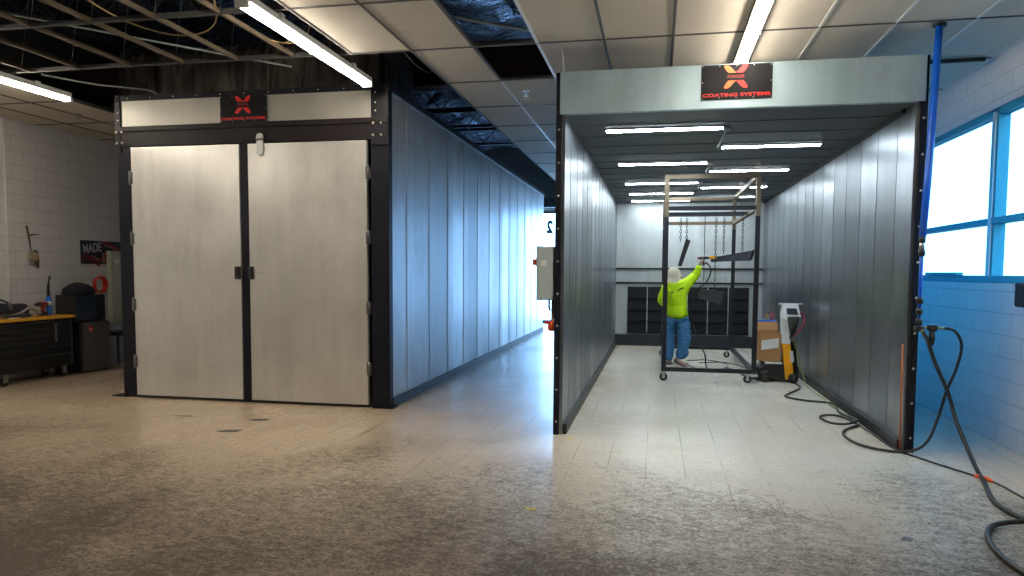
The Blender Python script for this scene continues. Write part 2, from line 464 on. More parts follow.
FACE_CAM = Matrix(((1, 0, 0), (0, 0, -1), (0, 1, 0)))             # text on a face whose normal is -Y
FACE_RIGHT = Matrix(((0, 0, 1), (1, 0, 0), (0, 1, 0)))            # text on a face whose normal is +X
def smooth_path(pts, sub=8):
    P = [Vector(p) for p in pts]; out = []
    for i in range(len(P)-1):
        p0 = P[max(i-1, 0)]; p1 = P[i]; p2 = P[i+1]; p3 = P[min(i+2, len(P)-1)]
        for k in range(sub):
            t = k/sub
            out.append(.5*((2*p1)+(p2-p0)*t+(2*p0-5*p1+4*p2-p3)*t*t+(3*p1-p0-3*p2+p3)*t**3))
    out.append(P[-1]); return out

# ------------------------------------------------------------------ camera
f_px = 722.6
cam = bpy.data.cameras.new('camera'); co = bpy.data.objects.new('camera', cam); COL.objects.link(co)
cam.sensor_width = 36; cam.lens = f_px/1024*36; cam.shift_y = (318.9-288)/1024
yaw, pitch, roll = .1978, -.0654, .0062
F = Vector((-math.sin(yaw)*math.cos(pitch), math.cos(yaw)*math.cos(pitch), math.sin(pitch)))
R = Vector((math.cos(yaw), math.sin(yaw), 0)); U = R.cross(F)
R2 = R*math.cos(roll)+U*math.sin(roll); U2 = -R*math.sin(roll)+U*math.cos(roll)
co.matrix_world = Matrix(((R2.x, U2.x, -F.x, 0), (R2.y, U2.y, -F.y, 0), (R2.z, U2.z, -F.z, 1.579), (0, 0, 0, 1)))
cam.clip_start = .05
scene.camera = co

# ------------------------------------------------------------------ shell
XL, XR, YF, YB, ZR, HC = -8.97, 3.16, -4.5, 22., 5.4, 3.676
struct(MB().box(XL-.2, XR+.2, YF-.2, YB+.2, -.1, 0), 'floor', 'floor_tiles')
struct(MB().box(XR+.2, XR+60, YF-30, YB+30, -.15, -.05), 'floor_outside', 'asphalt')
struct(MB().box(XL-.2, XL, YF-.2, YB+.2, 0, HC+.03), 'wall_left', 'block_white')
struct(MB().box(XL-.2, XL, YF-.2, YB+.2, HC+.03, ZR).box(XR, XR+.2, YF-.2, YB+.2, HC+.03, ZR).box(XL, XR, YB, YB+.2, HC+.03, ZR).box(XL, XR, YF-.2, YF, HC+.03, ZR), 'wall_upper', 'block_dark')
W0, W1 = 1.50, 3.175
wr = MB().box(XR, XR+.2, YF-.2, YB+.2, 0, W0).box(XR, XR+.2, YF-.2, YB+.2, W1, HC+.03).box(XR, XR+.2, 12.4, YB+.2, W0, W1).box(XR, XR+.2, YF-.2, 5.43, W0, W1)
struct(wr, 'wall_right', 'block_white')
struct(MB().box(XL, XR, YF-.2, YF, 0, HC+.03), 'wall_front', 'block_end')
struct(MB().box(XL, -5.2, YB, YB+.2, 0, HC+.03).box(-.6, XR, YB, YB+.2, 0, HC+.03).box(-5.2, -.6, YB, YB+.2, 3.42, HC+.03), 'wall_back', 'block_end')
struct(MB().box(XL-.2, XR+.2, YF-.2, YB+.2, ZR, ZR+.1), 'ceiling_roof_deck', 'void_black')
# hung foil insulation under the deck
m = MB(); nx, ny = 60, 120
vs = []; 
for j in range(ny+1):
    for i in range(nx+1):
        x = XL+.02+(XR-XL-.04)*i/nx; y = 1.+(20.)*j/ny
        sag = .10*abs(math.sin((x-.3)*PI/1.2))+.05*mnoise.noise(Vector((x*2, y*2, 0)))+.03*math.sin(y*6+mnoise.noise(Vector((x*3, y, 5)))*3)
        vs.append((x, y, ZR-.12-sag))
m.add(vs, [(j*(nx+1)+i, j*(nx+1)+i+1, (j+1)*(nx+1)+i+1, (j+1)*(nx+1)+i) for j in range(ny) for i in range(nx)], True)
struct(m, 'ceiling_insulation', 'foil')
# bar joists and girder over the hung ceiling
for y in (4.4, 6.2, 8.0, 11.8, 13.6, 15.4, 17.2):
    m = MB().box(XL, XR, y-.03, y+.03, 5.05, 5.12).box(XL, XR, y-.025, y+.025, 4.62, 4.67)
    x = XL+.2; up = True
    while x < XR-.4:
        m.bar((x, y, 4.66 if up else 5.06), (x+.33, y, 5.06 if up else 4.66), .02); x += .33; up = not up
    struct(m, 'trim_1' if y == 4.4 else 'trim_1', 'joist_dark')
struct(MB().box(XL, XR, 9.7, 9.95, 4.12, 4.15).box(XL, XR, 9.7, 9.95, 4.65, 4.68).box(XL, XR, 9.81, 9.84, 4.15, 4.65), 'trim_2', 'maroon')

# hung ceiling: tiles and grid
GX, GS, GY, GL = -1.121, .6096, 6.709, 1.2192
def tile_open(i, j):       # i column (right of GX+i*GS), j row (beyond GY+j*GL)
    x = GX+(i+.5)*GS; y = GY+(j+.5)*GL
    if y < 3.0: return False
    if -1.73 < x < -1.12: return 5.0 < y < 7.93
    if -2.95 < x < -2.34: return y > 6.71
    if -7.2 < x < -2.95: return True
    return False
tiles = MB(); rails_t = MB(); rails_w = MB(); rails_g = MB()
i0, i1 = -13, 8; j0, j1 = -10, 13
for i in range(i0, i1):
    for j in range(j0, j1):
        xa, xb = max(XL, GX+i*GS), min(XR, GX+(i+1)*GS); ya, yb = max(YF, GY+j*GL), min(YB, GY+(j+1)*GL)
        if xb-xa < .02 or yb-ya < .02 or tile_open(i, j): continue
        tiles.box(xa, xb, ya, yb, HC+.004, HC+.024)
struct(tiles, 'ceiling', 'ceiling_tile')
def tee(mb, x0, y0, x1, y1):
    if x0 == x1: mb.box(x0-.012, x0+.012, y0, y1, HC-.004, HC+.003); mb.box(x0-.002, x0+.002, y0, y1, HC, HC+.04)
    else: mb.box(x0, x1, y0-.012, y0+.012, HC-.004, HC+.003); mb.box(x0, x1, y0-.002, y0+.002, HC, HC+.04)
for i in range(i0, i1+1):
    x = GX+i*GS
    if not XL < x < XR: continue
    for j in range(j0, j1):
        ya, yb = max(YF, GY+j*GL), min(YB, GY+(j+1)*GL)
        a, b = tile_open(i-1, j), tile_open(i, j)
        if a and b and ya > 6.6: continue
        (rails_w if (abs(x-GX) < .01 and yb > 4) or (abs(x+1.73) < .01 and ya > 7.9) else rails_t if (a or b) and x < -2.6 else rails_g).v
        mb = rails_w if (abs(x-GX) < .01 and yb > 4) or (abs(x+1.73) < .01 and ya > 7.9) or (x > 1 and ya > 3) else (rails_t if (a and b) else rails_g)
        if not (a or b) or a != b or (a and b): tee(mb, x, ya, x, yb)
for j in range(j0, j1+1):
    y = GY+j*GL
    if not YF < y < YB: continue
    for i in range(i0, i1):
        xa, xb = max(XL, GX+i*GS), min(XR, GX+(i+1)*GS)
        if xb-xa < .02: continue
        a, b = tile_open(i, j-1), tile_open(i, j)
        if a and b and y > 6.8: continue
        tee(rails_g if (a or b) else rails_g, xa, y, xb, y)
struct(rails_t, 'ceiling_grid', 'grid_tan')
struct(rails_w, 'ceiling_grid', 'grid_white')
struct(rails_g, 'ceiling_grid', 'grid_grey')
hw = MB()
for k in range(0, 8):
    for y in (4.27, 5.49, 6.6): hw.cyl((-2.95-.6096*k, y, HC+.04), (-2.95-.6096*k+.05, y+.1, 4.64), .0016, 4)
struct(hw, 'ceiling_hangers', 'wire_grey')

# right-hand window band: panes, frame
def window(idx, y0, y1):
    fr = MB()
    for a, b in ((y0, y0+.06), (y1-.06, y1)): fr.box(XR+.02, XR+.13, a, b, W0, W1)
    fr.box(XR-.01, XR+.13, y0, y1, W0, W0+.07).box(XR+.02, XR+.13, y0, y1, W1-.06, W1).box(XR+.01, XR+.13, y0, y1, 2.07, 2.13)
    g = build(MB().box(XR+.07, XR+.08, y0+.06, y1-.06, W0+.07, W1-.06), 'window_%d' % idx, 'window_glass', None, 0, (0, 0, 0))
    g['kind'] = 'structure'
    pl = bpy.data.lights.new('window_portal', 'AREA'); pl.shape = 'RECTANGLE'; pl.size = W1-W0; pl.size_y = y1-y0; pl.cycles.is_portal = True
    po = bpy.data.objects.new('window_portal', pl); COL.objects.link(po); po.location = (XR+.16, (y0+y1)/2, (W0+W1)/2)
    po.rotation_euler = (0, PI/2, 0)
    build(fr, 'window_frame', 'frame_blue', g, .006)
    build(MB().box(XR+.005, XR+.02, y0-.035, y0+.035, W0+.07, W1-.03), 'mullion_cover', 'frame_pale', g)
ys = [.6, 3.0, 5.43, 7.88, 10.3, 12.4]
for k in range(2, 5): window(k+1, ys[k], ys[k+1])
# far glazed shop front
g = build(MB().box(-5.15, -.65, YB+.08, YB+.09, .1, 3.4), 'window_6', 'daylight_end', None, 0, (0, 0, 0)); g['kind'] = 'structure'
fr = MB()
for x in (-5.2, -3.95, -2.45, -.66): fr.box(x, x+.06, YB+.0, YB+.12, 0, 3.42)
for z in (0, 2.2, 3.36): fr.box(-5.2, -.6, YB+.0, YB+.12, z, z+.06)
build(fr, 'window_frame', 'black_frame', g)
t = text('window_number', '2', .50, (-3.26, YB+.06, 2.93), Matrix(((-1, 0, 0), (0, 0, 1), (0, 1, 0))), 'number_dark', g, sx=.75, bold=.06)
# dark soffit beam hung before the far glazing
struct(MB().box(-3.6, -.6, 20.6, 20.8, 3.42, 3.67), 'trim_3', 'black_frame')

# ------------------------------------------------------------------ closed booth (left)
LX0, LX1, LY0, LY1, LZ = -6.467, -2.985, 7.78, 19.15, 3.655
LB = thing('powder_oven', 'closed metal booth with double doors and black frame, on the left', 'booth', ((LX0+LX1)/2, (LY0+LY1)/2, 0))
m = MB()
# right-hand side skin: wide sheets with narrow raised ribs
y = LY0+.10
m.box(LX1-.05, LX1-.012, LY0+.1, LY1, .0, LZ-.04)
yy = LY0+.63
while yy < LY1-.3:
    m.box(LX1-.012, LX1-.0095, yy, yy+.25, .10, LZ-.06)
    m.box(LX1-.012, LX1-.007, yy-.006, yy, .10, LZ-.06)
    yy += .88
build(m, 'side_panel', 'zinc_side', LB)
build(MB().box(LX0, LX0+.05, LY0+.1, LY1, 0, LZ-.04), 'side_panel', 'zinc_side', LB)
build(MB().box(LX0+.05, LX1-.05, LY1-.05, LY1, 0, LZ-.04), 'rear_panel', 'zinc_side', LB)
build(MB().box(LX0, LX1-.01, LY0+.1, LY1, LZ-.04, LZ), 'roof_panel', 'zinc_side', LB)
build(MB().box(LX1-.012, LX1+.012, LY0+.1, LY1, 0, .10), 'bottom_trim', 'black_trim', LB)
build(MB().box(LX1-.03, LX1+.012, LY0+.1, LY1, LZ-.06, LZ+.012), 'top_trim', 'black_trim', LB)
for x0, x1 in ((LX0, -6.29), (-3.195, LX1)):
    build(MB().box(x0, x1, LY0, LY0+.12, .012, 3.1), 'front_post', 'black_frame', LB, .004)
build(MB().box(LX1-.012, LX1+.004, LY0+.0, LY0+.1, .012, LZ), 'corner_edge', 'black_brown', LB)
m = MB().box(LX0+.005, LX1-.005, LY0-.012, LY0+.1, 3.06, 3.295).box(LX0+.005, LX1-.005, LY0-.03, LY0-.012, 3.235, 3.295)
build(m, 'lintel_beam', 'black_brown', LB, .003)
build(MB().box(LX0+.06, LX1-.20, LY0+.0, LY0+.03, 3.29, 3.605), 'header_panel', 'zinc_band', LB)
build(MB().box(LX0, LX1, LY0-.012, LY0+.12, 3.60, LZ+.01), 'top_rail', 'black_frame', LB, .003)
for x0, x1 in ((LX0-.006, -6.40), (-3.185, LX1+.008)):
    build(MB().box(x0, x1, LY0-.02, LY0+.10, 2.99, LZ+.012), 'corner_bracket', 'black_frame', LB, .003)
def bolt(x, y, z, r, parent): build(MB().lathe((x, y, z), [(r, 0), (r, r*.35), (r*.5, r*.8)], 8, 'y'), 'bolt', 'bolt', parent)
for x in (-6.445, -6.37, -3.155, -3.06):
    for z in (3.10, 3.23): bolt(x, LY0-.03, z, .016, LB)
for z in (3.37, 3.46, 3.57): bolt(-3.13, LY0-.02, z, .009, LB); bolt(-6.43, LY0-.02, z, .009, LB)
for k in range(11): bolt(-6.3+k*.31, LY0-.012, 3.63, .008, LB)
build(MB().box(LX0-.16, LX0+.02, LY0-.02, LY0+.16, 0, .012), 'foot_plate', 'black_frame', LB)
build(MB().box(LX1-.2, LX1+.05, LY0-.03, LY0+.16, 0, .012), 'foot_plate', 'black_frame', LB)
build(MB().box(-4.812, -4.716, LY0-.02, LY0+.06, .012, 3.062), 'centre_post', 'black_frame', LB, .003)
for dx0, dx1, hx, hy in ((-6.262, -4.822, -4.86, -6.27), (-4.706, -3.238, -4.69, -3.22)):
    d = MB().box(dx0, dx1, LY0-.028, LY0+.03, .035, 1.528).box(dx0, dx1, LY0-.028, LY0+.03, 1.536, 3.045)
    d.box(dx0, dx1, LY0-.022, LY0+.03, 1.52, 1.54)
    dr = build(d, 'door', 'zinc_door', LB, .003)
    build(MB().box(dx0-.02, dx1+.02, LY0-.02, LY0+.03, .014, .036), 'door_sweep', 'black_trim', dr)
    h = MB().box(hx-.04, hx+.04, LY0-.036, LY0-.024, 1.47, 1.62)
    h.tube(smooth_path([(hx, LY0-.03, 1.48), (hx, LY0-.075, 1.49), (hx, LY0-.08, 1.545), (hx, LY0-.075, 1.60), (hx, LY0-.03, 1.61)], 4), .011, 8)
    build(h, 'handle', 'handle_black', dr, .002)
    for z in (.45, 1.15, 1.95, 2.68):
        q = MB().box(hy-.03, hy+.03, LY0-.03, LY0-.02, z-.07, z+.07).cyl((hy, LY0-.034, z-.085), (hy, LY0-.034, z+.085), .014, 8)
        build(q, 'hinge', 'handle_grey', dr)
poly = [(-4.585, 3.13)]+[(-4.54+.045*math.cos(a), 3.125+.02*math.sin(a)) for a in [PI*k/6 for k in range(6, -1, -1)]]
poly = [(-4.495, 3.12), (-4.505, 3.15), (-4.54, 3.16), (-4.575, 3.15), (-4.585, 3.12), (-4.58, 2.93), (-4.56, 2.905), (-4.54, 2.90), (-4.52, 2.905), (-4.50, 2.93)]
m = MB().prism(poly, 'y', LY0-.05, LY0-.034); m.cyl((-4.585, LY0-.055, 3.09), (-4.495, LY0-.055, 3.09), .012, 8)
build(m, 'latch_plate', 'zinc_latch', LB, .003)

def booth_sign(parent, x0, x1, z0, z1, yf, two_tone):
    """black plate with a red X of four leaf shapes and a line of red capitals"""
    s = build(MB().box(x0, x1, yf-.008, yf, z0, z1), 'sign', 'sign_black', parent)
    W, H = x1-x0, z1-z0; cx = x0+W*.49; cz = z0+H*.645
    def petal(sx, sz, mat):
        # one arm of the X: leaf from near the centre outwards
        # (fraction of half logo width, fraction of half logo height): slanted bar cut flat at the middle, round tip
        pts = [(-.02, .33), (.62, .33), (.80, .52), (1.0, .84), (1.0, .95), (.90, 1.0), (.66, .98), (.42, .80), (.16, .50)]
        poly = [(cx+sx*a*W*.165, cz+sz*b*H*.335) for a, b in pts]
        build(MB().prism(poly, 'y', yf-.012, yf-.0085), 'logo_arm', mat, s)
    petal(-1, 1, 'logo_orange' if two_tone else 'logo_red'); petal(1, 1, 'logo_red')
    petal(-1, -1, 'logo_orange' if two_tone else 'logo_red'); petal(1, -1, 'logo_red')
    text('lettering', 'POWDER', H*.12, (cx, yf-.01, cz), FACE_CAM, 'text_dim', s, sx=.95)
    text('lettering', 'COATING SYSTEMS', H*.135, ((x0+x1)/2, yf-.01, z0+H*.12), FACE_CAM, 'logo_red', s, sx=W*.91/(H*.135*8.3))
    for i in range(5):
        for zz in (z0+.012, z1-.012): build(MB().lathe((x0+.012+(W-.024)*i/4, yf-.008, zz), [(.005, 0), (.003, .004)], 6, 'y'), 'screw', 'bolt', s)
    for xx in (x0+.012, x1-.012): build(MB().lathe((xx, yf-.008, (z0+z1)/2), [(.005, 0), (.003, .004)], 6, 'y'), 'screw', 'bolt', s)
booth_sign(LB, -5.055, -4.458, 3.30, 3.605, LY0-.014, False)

# ------------------------------------------------------------------ open booth (right)
A, B, RY0, RY1, RT, RC = -.967, 2.251, 6.883, 15.95, 3.449, 3.064
RB = thing('spray_booth', 'open-fronted metal spray booth with lit interior, on the right', 'booth', ((A+B)/2, (RY0+RY1)/2, 0))
def seamed_wall(xi, sgn, xo):
    m = MB().box(min(xi, xo), max(xi, xo), RY0+.04, RY1, 0, RC+.05)
    y = RY0+.5
    while y < RY1-.1:
        m.box(xi, xi+sgn*.003, y-.008, y+.008, .10, RC); y += .61
    return m
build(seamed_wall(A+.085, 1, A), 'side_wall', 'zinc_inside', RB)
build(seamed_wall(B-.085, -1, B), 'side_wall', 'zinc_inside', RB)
m = MB().box(A-.004, A, RY0+.08, RY1, 0, RC+.05)
y = RY0+.6
while y < RY1: m.box(A-.012, A, y, y+.02, .1, RC); y += .61
build(m, 'outer_skin', 'zinc_header', RB)
m = MB().box(B, B+.004, RY0+.08, RY1, 0, RC+.05)
y = RY0+.6
while y < RY1: m.box(B, B+.012, y, y+.02, .1, RC); y += .61
build(m, 'outer_skin', 'bounce_blue', RB)  # face unseen from the camera, coloured for its blue bounce
build(MB().box(A+.085, A+.125, RY0+.05, RY1-.05, 0, .10), 'floor_trim', 'black_trim', RB)
build(MB().box(B-.125, B-.085, RY0+.05, RY1-.05, 0, .10), 'floor_trim', 'black_trim', RB)
m = MB().box(A, B, RY0+.04, RY1, RC, RC+.05)
y = RY0+.6
while y < RY1: m.box(A+.09, B-.09, y, y+.012, RC-.006, RC); y += .61
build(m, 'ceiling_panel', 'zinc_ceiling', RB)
build(MB().box(A, B, RY1-.03, RY1+.03, 0, RC+.05), 'back_wall', 'zinc_back', RB)
m = MB().box(B-.115, B-.085, RY0+.3, RY1, RC-.04, RC)
build(m, 'corner_angle', 'black_trim', RB)
for x0, x1 in ((A, A+.055), (B-.062, B)):
    build(MB().box(x0, x1, RY0, RY0+.08, 0, RT), 'front_post', 'black_frame', RB, .003)
for x in (A+.03, B-.03):
    for k in range(10): bolt(x, RY0, .13+.31*k, .011, RB)
build(MB().box(A+.04, B-.028, RY0-.02, RY0-.0, RC-.004, RT).box(A+.04, B-.028, RY0-.0, RY0+.05, RC-.004, RC+.01), 'header_panel', 'zinc_header', RB)
build(MB().box(A, B, RY0, RY0+.06, RT-.03, RT), 'top_rail', 'black_frame', RB)
booth_sign(RB, .355, .968, 3.135, 3.44, RY0-.022, True)
# back wall dressing: two ledges, filter bank with six bays, plinth
for z in (1.66, 1.355): build(MB().box(A+.09, B-.09, RY1-.09, RY1-.03, z-.018, z+.018), 'ledge', 'black_trim', RB)
fb = build(MB().box(A+.34, B-.35, RY1-.06, RY1-.03, .26, 1.27), 'filter_bank', 'filter_frame', RB)
n = 6; wx = (B-.35-A-.34)/n
for i in range(n):
    x0 = A+.34+wx*i+.02; x1 = x0+wx-.04
    m = MB()
    for r in range(4):
        z0 = .29+r*.245
        m.hexa([(x0, RY1-.105, z0), (x1, RY1-.105, z0), (x1, RY1-.06, z0), (x0, RY1-.06, z0), (x0, RY1-.066, z0+.22), (x1, RY1-.066, z0+.22), (x1, RY1-.06, z0+.22), (x0, RY1-.06, z0+.22)])
    build(m, 'filter_pocket', 'filter_black', fb)
m = MB()
for i in range(1, n): m.box(A+.34+wx*i-.008, A+.34+wx*i+.008, RY1-.11, RY1-.06, .27, 1.27)
build(m, 'filter_mullion', 'zinc_back', fb)
build(MB().box(A+.09, B-.09, RY1-.2, RY1-.03, 0, .235), 'plinth', 'plinth', RB)

# strip lights in the booth ceiling
def booth_light(x0, x1, y, label):
    t = thing('strip_light', label, 'light', ((x0+x1)/2, y, RC), 'strip lights in the spray booth ceiling')
    build(MB().box(x0-.015, x1+.015, y-.072, y+.072, RC-.012, RC-.001), 'housing', 'zinc_ceiling', t)
    m = MB()
    m.box(x0, x1, y-.06, y+.06, RC-.016, RC-.012)
    build(m, 'lens', 'tube_cool', t)
    return t
left = [7.74, 10.15, 12.35, 13.95, 15.35]; right_ = [8.93, 11.0, 13.1, 14.75]
wl = ['nearest', 'second', 'third', 'fourth', 'farthest']
for k, y in enumerate(left): booth_light(-.55, .62, y, '%s strip light of the left row in the open booth ceiling' % wl[k])
for k, y in enumerate(right_): booth_light(.72, 1.80, y, '%s strip light of the right row in the open booth ceiling' % (['nearest', 'second', 'third', 'farthest'][k]))
for k, (ya, yb) in enumerate(((7.83, 8.84), (10.24, 10.91), (12.44, 13.01))):
    m = MB().cyl((.665, ya-.05, RC-.014), (.665, yb+.06, RC-.014), .012, 6).box(.63, .70, ya-.1, ya-.0, RC-.028, RC-.0005)
    o = build(m, 'conduit', 'zinc_latch')
    tag(o, 'short conduit linking the %s pair of booth strip lights' % ['nearest', 'second', 'third'][k], 'conduit', 'conduits between booth strip lights')

# electrical cabinet on the booth's left outer side
EC = thing('electrical_cabinet', 'grey electrical cabinet with red switch on the open booth post', 'cabinet', (-1.07, 7.05, 1.30))
build(MB().box(-1.145, A-.013, 6.90, 7.4, 1.305, 1.825), 'body', 'cabinet_grey', EC, .006)
build(MB().box(-1.13, A-.02, 6.885, 6.90, 1.315, 1.815), 'cover', 'cabinet_grey', EC, .003)
build(MB().box(-1.10, -1.045, 6.881, 6.885, 1.635, 1.69), 'sticker', 'white_paper', EC)
build(MB().box(-1.165, -1.145, 6.99, 7.06, 1.63, 1.72).box(-1.20, -1.165, 7.0, 7.05, 1.645, 1.70), 'switch', 'red', EC, .003)
for x, zz, r in ((-1.03, 1.20, .012), (-1.0, 1.16, .010), (-.985, 1.12, .010)):
    build(MB().tube(smooth_path([(x, 6.98, 1.305), (x, 6.98, zz+.03), (x+.01, 6.98, zz)], 3), r, 8), 'cable_gland', 'wire_dark', EC)
HN = thing('pipe_valve', 'small red-orange valve fitting on pipe below the grey cabinet', 'valve', (-1.0, 6.99, .98))
build(MB().cyl((-1.0, 7.0, 1.10), (-1.0, 7.0, 1.22), .014, 8), 'pipe', 'brass', HN)
build(MB().lathe((-1.0, 7.0, 1.0), [(.02, 0), (.045, .01), (.045, .08), (.025, .10)], 12), 'body', 'red_orange', HN)
build(MB().box(-1.07, -1.02, 6.97, 7.02, 1.07, 1.10), 'lever', 'red', HN, .003)

# ------------------------------------------------------------------ wheeled rack
RKX0, RKX1, RKY0, RKY1 = .115, 1.375, 10.75, 14.0
RK = thing('rolling_rack', 'tall black and bare steel rolling rack standing in the open booth', 'rack', ((RKX0+RKX1)/2, (RKY0+RKY1)/2, 0))
zb, zt = .17, 2.95
for x in (RKX0, RKX1):
    for y in (RKY0, RKY1):
        p = build(MB().box(x-.032, x+.032, y-.032, y+.032, zb-.03, 2.38), 'post', 'rack_dark', RK)
        build(MB().box(x-.032, x+.032, y-.032, y+.032, 2.38, zt+.032), 'bare_post_top', 'rust_steel', p)
def rail(a, b, mt, nm='rail', s=.06): build(MB().bar(a, b, s), nm, mt, RK)
e = .032
for z, mt in ((zb, 'rack_dark'), (2.50, 'rust_steel'), (zt, 'rust_steel')):
    for y in (RKY0, RKY1): rail((RKX0+e, y, z), (RKX1-e, y, z), 'rack_dark' if z == 2.50 and y == RKY0 else mt)
    for x in (RKX0, RKX1): rail((x, RKY0+e, z), (x, RKY1-e, z), mt)
for y, w_ in ((11.75, .05), (12.15, .026)): rail((RKX0+e, y, 2.50), (RKX1-e, y, 2.50), 'rack_dark', 'hanging_bar', w_)
for x, y in ((RKX0, RKY0), (RKX1-.08, RKY0+.02), (RKX0, RKY1), (RKX1-.08, RKY1-.02)):
    c = build(MB().box(x-.04, x+.04, y-.04, y+.04, zb-.04, zb-.03).box(x-.02, x+.02, y-.032, y-.026, .04, zb-.04).box(x-.02, x+.02, y+.026, y+.032, .04, zb-.04), 'caster', 'steel', RK)
    build(MB().lathe((x, y-.0, .058), [(.02, -.018), (.054, -.016), (.058, -.01), (.058, .01), (.054, .016), (.02, .018)], 16, 'y'), 'wheel', 'rubber', c)
    build(MB().lathe((x, y-.018, .058), [(.026, 0), (.024, .006)], 10, 'y'), 'hub', 'steel', c)

def chain(name, label, x, y, z0, z1, rod=False):
    m = MB()
    if rod:
        m.cyl((x, y, z0), (x, y, z1), .006, 6)
        m.torus((x, y, z1+.02), .02, .005, 10, 5, 'x')
    else:
        z = z1; k = 0
        while z > z0:
            ax = 'x' if k % 2 else 'y'
            pts = []
            for i in range(9):
                a = 2*PI*i/8; u, w = .016*math.cos(a), .030*math.sin(a)
                pts.append((x+(u if ax == 'y' else 0), y+(u if ax == 'x' else 0), z-.03+w))
            m.tube(pts, .005, 4, False); z -= .048; k += 1
    o = build(m, name, 'rack_dark'); tag(o, label, 'hook' if rod else 'chain', 'chains and rods hanging in the rack'); return o
chain('hanging_chain', 'chain hanging far left in the rack, above the slanted black bar', .36, 12.15, 2.13, 2.47)
chain('hanging_chain', 'chain carrying the slanted black bar left in the rack', .455, 12.15, 2.10, 2.47)
chain('hanging_rod', 'thin straight rod hanging above the worker\'s raised hand', .74, 12.15, 1.45, 2.45, True)
chain('hanging_chain', 'long chain in mid rack carrying the lower dark panel', .915, 12.15, 1.31, 2.47)
chain('hanging_chain', 'chain holding the middle of the long wedge panel', 1.04, 12.15, 1.90, 2.47)
chain('hanging_chain', 'chain holding the right end of the long wedge panel', 1.33, 12.15, 1.96, 2.47)
def piece(name, label, P, capP):
    t = thing(name, label, 'metal part', tuple(Vector(P[0])), 'black metal parts hanging in the rack')
    build(MB().hexa(P), 'plate', 'coated_side', t)
    build(MB().hexa(capP), 'end_face', 'coated_black', t)
# slanted slim bar
y0, y1 = 12.13, 12.19
piece('metal_strip', 'slim black bar hanging on a slant above the worker\'s head',
      [(.325, y0, 1.70), (.375, y0, 1.69), (.375, y1, 1.69), (.325, y1, 1.70), (.435, y0, 2.10), (.50, y0, 2.07), (.50, y1, 2.07), (.435, y1, 2.10)],
      [(.322, y0-.006, 1.69), (.385, y0-.006, 1.68), (.385, y0, 1.68), (.322, y0, 1.69), (.445, y0-.006, 2.13), (.52, y0-.006, 2.10), (.52, y0, 2.10), (.445, y0, 2.13)])
# long wedge pointing at the viewer
piece('metal_channel', 'long black wedge panel hanging at head height right of spray gun',
      [(.87, 12.55, 1.76), (1.42, 11.95, 1.775), (1.44, 12.03, 1.775), (.89, 12.60, 1.76), (.87, 12.55, 1.83), (1.46, 11.95, 1.935), (1.48, 12.03, 1.935), (.89, 12.60, 1.83)],
      [(1.42, 11.94, 1.765), (1.455, 11.95, 1.80), (1.475, 12.06, 1.80), (1.44, 12.05, 1.765), (1.46, 11.94, 1.94), (1.515, 11.95, 1.965), (1.535, 12.06, 1.965), (1.48, 12.05, 1.94)])
piece('metal_channel', 'short dark panel hanging low in the middle of the rack',
      [(.66, 12.40, 1.16), (.98, 12.08, 1.07), (1.0, 12.14, 1.07), (.68, 12.46, 1.16), (.70, 12.40, 1.31), (1.06, 12.08, 1.27), (1.08, 12.14, 1.27), (.72, 12.46, 1.31)],
      [(.98, 12.07, 1.065), (1.015, 12.08, 1.10), (1.035, 12.18, 1.10), (1.0, 12.17, 1.065), (1.06, 12.07, 1.275), (1.115, 12.08, 1.30), (1.135, 12.18, 1.30), (1.08, 12.17, 1.275)])

# ------------------------------------------------------------------ worker
def skin_mesh(nodes, edges, sub=2, root=0):
    me = bpy.data.meshes.new('s'); me.from_pydata([n[0] for n in nodes], edges, [])
    o = bpy.data.objects.new('s', me); COL.objects.link(o)
    sk = o.modifiers.new('skin', 'SKIN'); sk.use_smooth_shade = True
    for i, n in enumerate(nodes):
        r = n[1]; d = me.skin_vertices[0].data[i]
        d.radius = r if isinstance(r, tuple) else (r, r); d.use_root = (i == root)
    ss = o.modifiers.new('sub', 'SUBSURF'); ss.levels = sub; ss.render_levels = sub
    bpy.context.view_layer.update()
    out = bpy.data.meshes.new_from_object(o.evaluated_get(bpy.context.evaluated_depsgraph_get()))
    bpy.data.objects.remove(o)
    return out
def place_skin(nodes, edges, name, mat, parent, sub=2, root=0, crumple=0, cs=9, zcut=None):
    me = skin_mesh(nodes, edges, sub, root)
    org = wloc(parent)
    for v in me.vertices:
        if crumple:
            q = Vector((v.co.x*cs, v.co.y*cs, v.co.z*cs*.8))
            v.co += v.normal*(mnoise.noise(q)*crumple + mnoise.noise(q*2.3)*crumple*.5)
        v.co -= org
    me.materials.clear(); me.materials.append(MATS[mat])
    for p in me.polygons: p.use_smooth = True; p.material_index = 0
    o = bpy.data.objects.new(name, me); COL.objects.link(o); o.parent = parent
    return o
PX, PY = .30, 12.38
PS = thing('person', 'person in hi-vis yellow shirt, jeans and white hood, spraying with raised arm', 'person', (PX, PY, 0))
V = Vector
hand = V((.715, 12.42, 1.775)); wrist = V((.69, 12.42, 1.71)); elb = V((.625, 12.47, 1.53)); shR = V((.455, 12.38, 1.37))
shL = V((.165, 12.36, 1.33)); elL = V((.065, 12.42, 1.10)); wrL = V((.16, 12.62, 1.03)); haL = V((.22, 12.70, 1.05))
pel = V((.335, 12.38, .86)); wai = V((.33, 12.38, 1.0)); che = V((.315, 12.37, 1.22)); ucs = V((.31, 12.38, 1.36)); nec = V((.295, 12.40, 1.45)); hd = V((.275, 12.42, 1.555)); hd2 = V((.275, 12.43, 1.62))
hL = V((.235, 12.38, .82)); hR = V((.42, 12.38, .82)); kL = V((.215, 12.43, .46)); kR = V((.43, 12.36, .46)); aL = V((.22, 12.42, .10)); aR = V((.37, 12.32, .12))
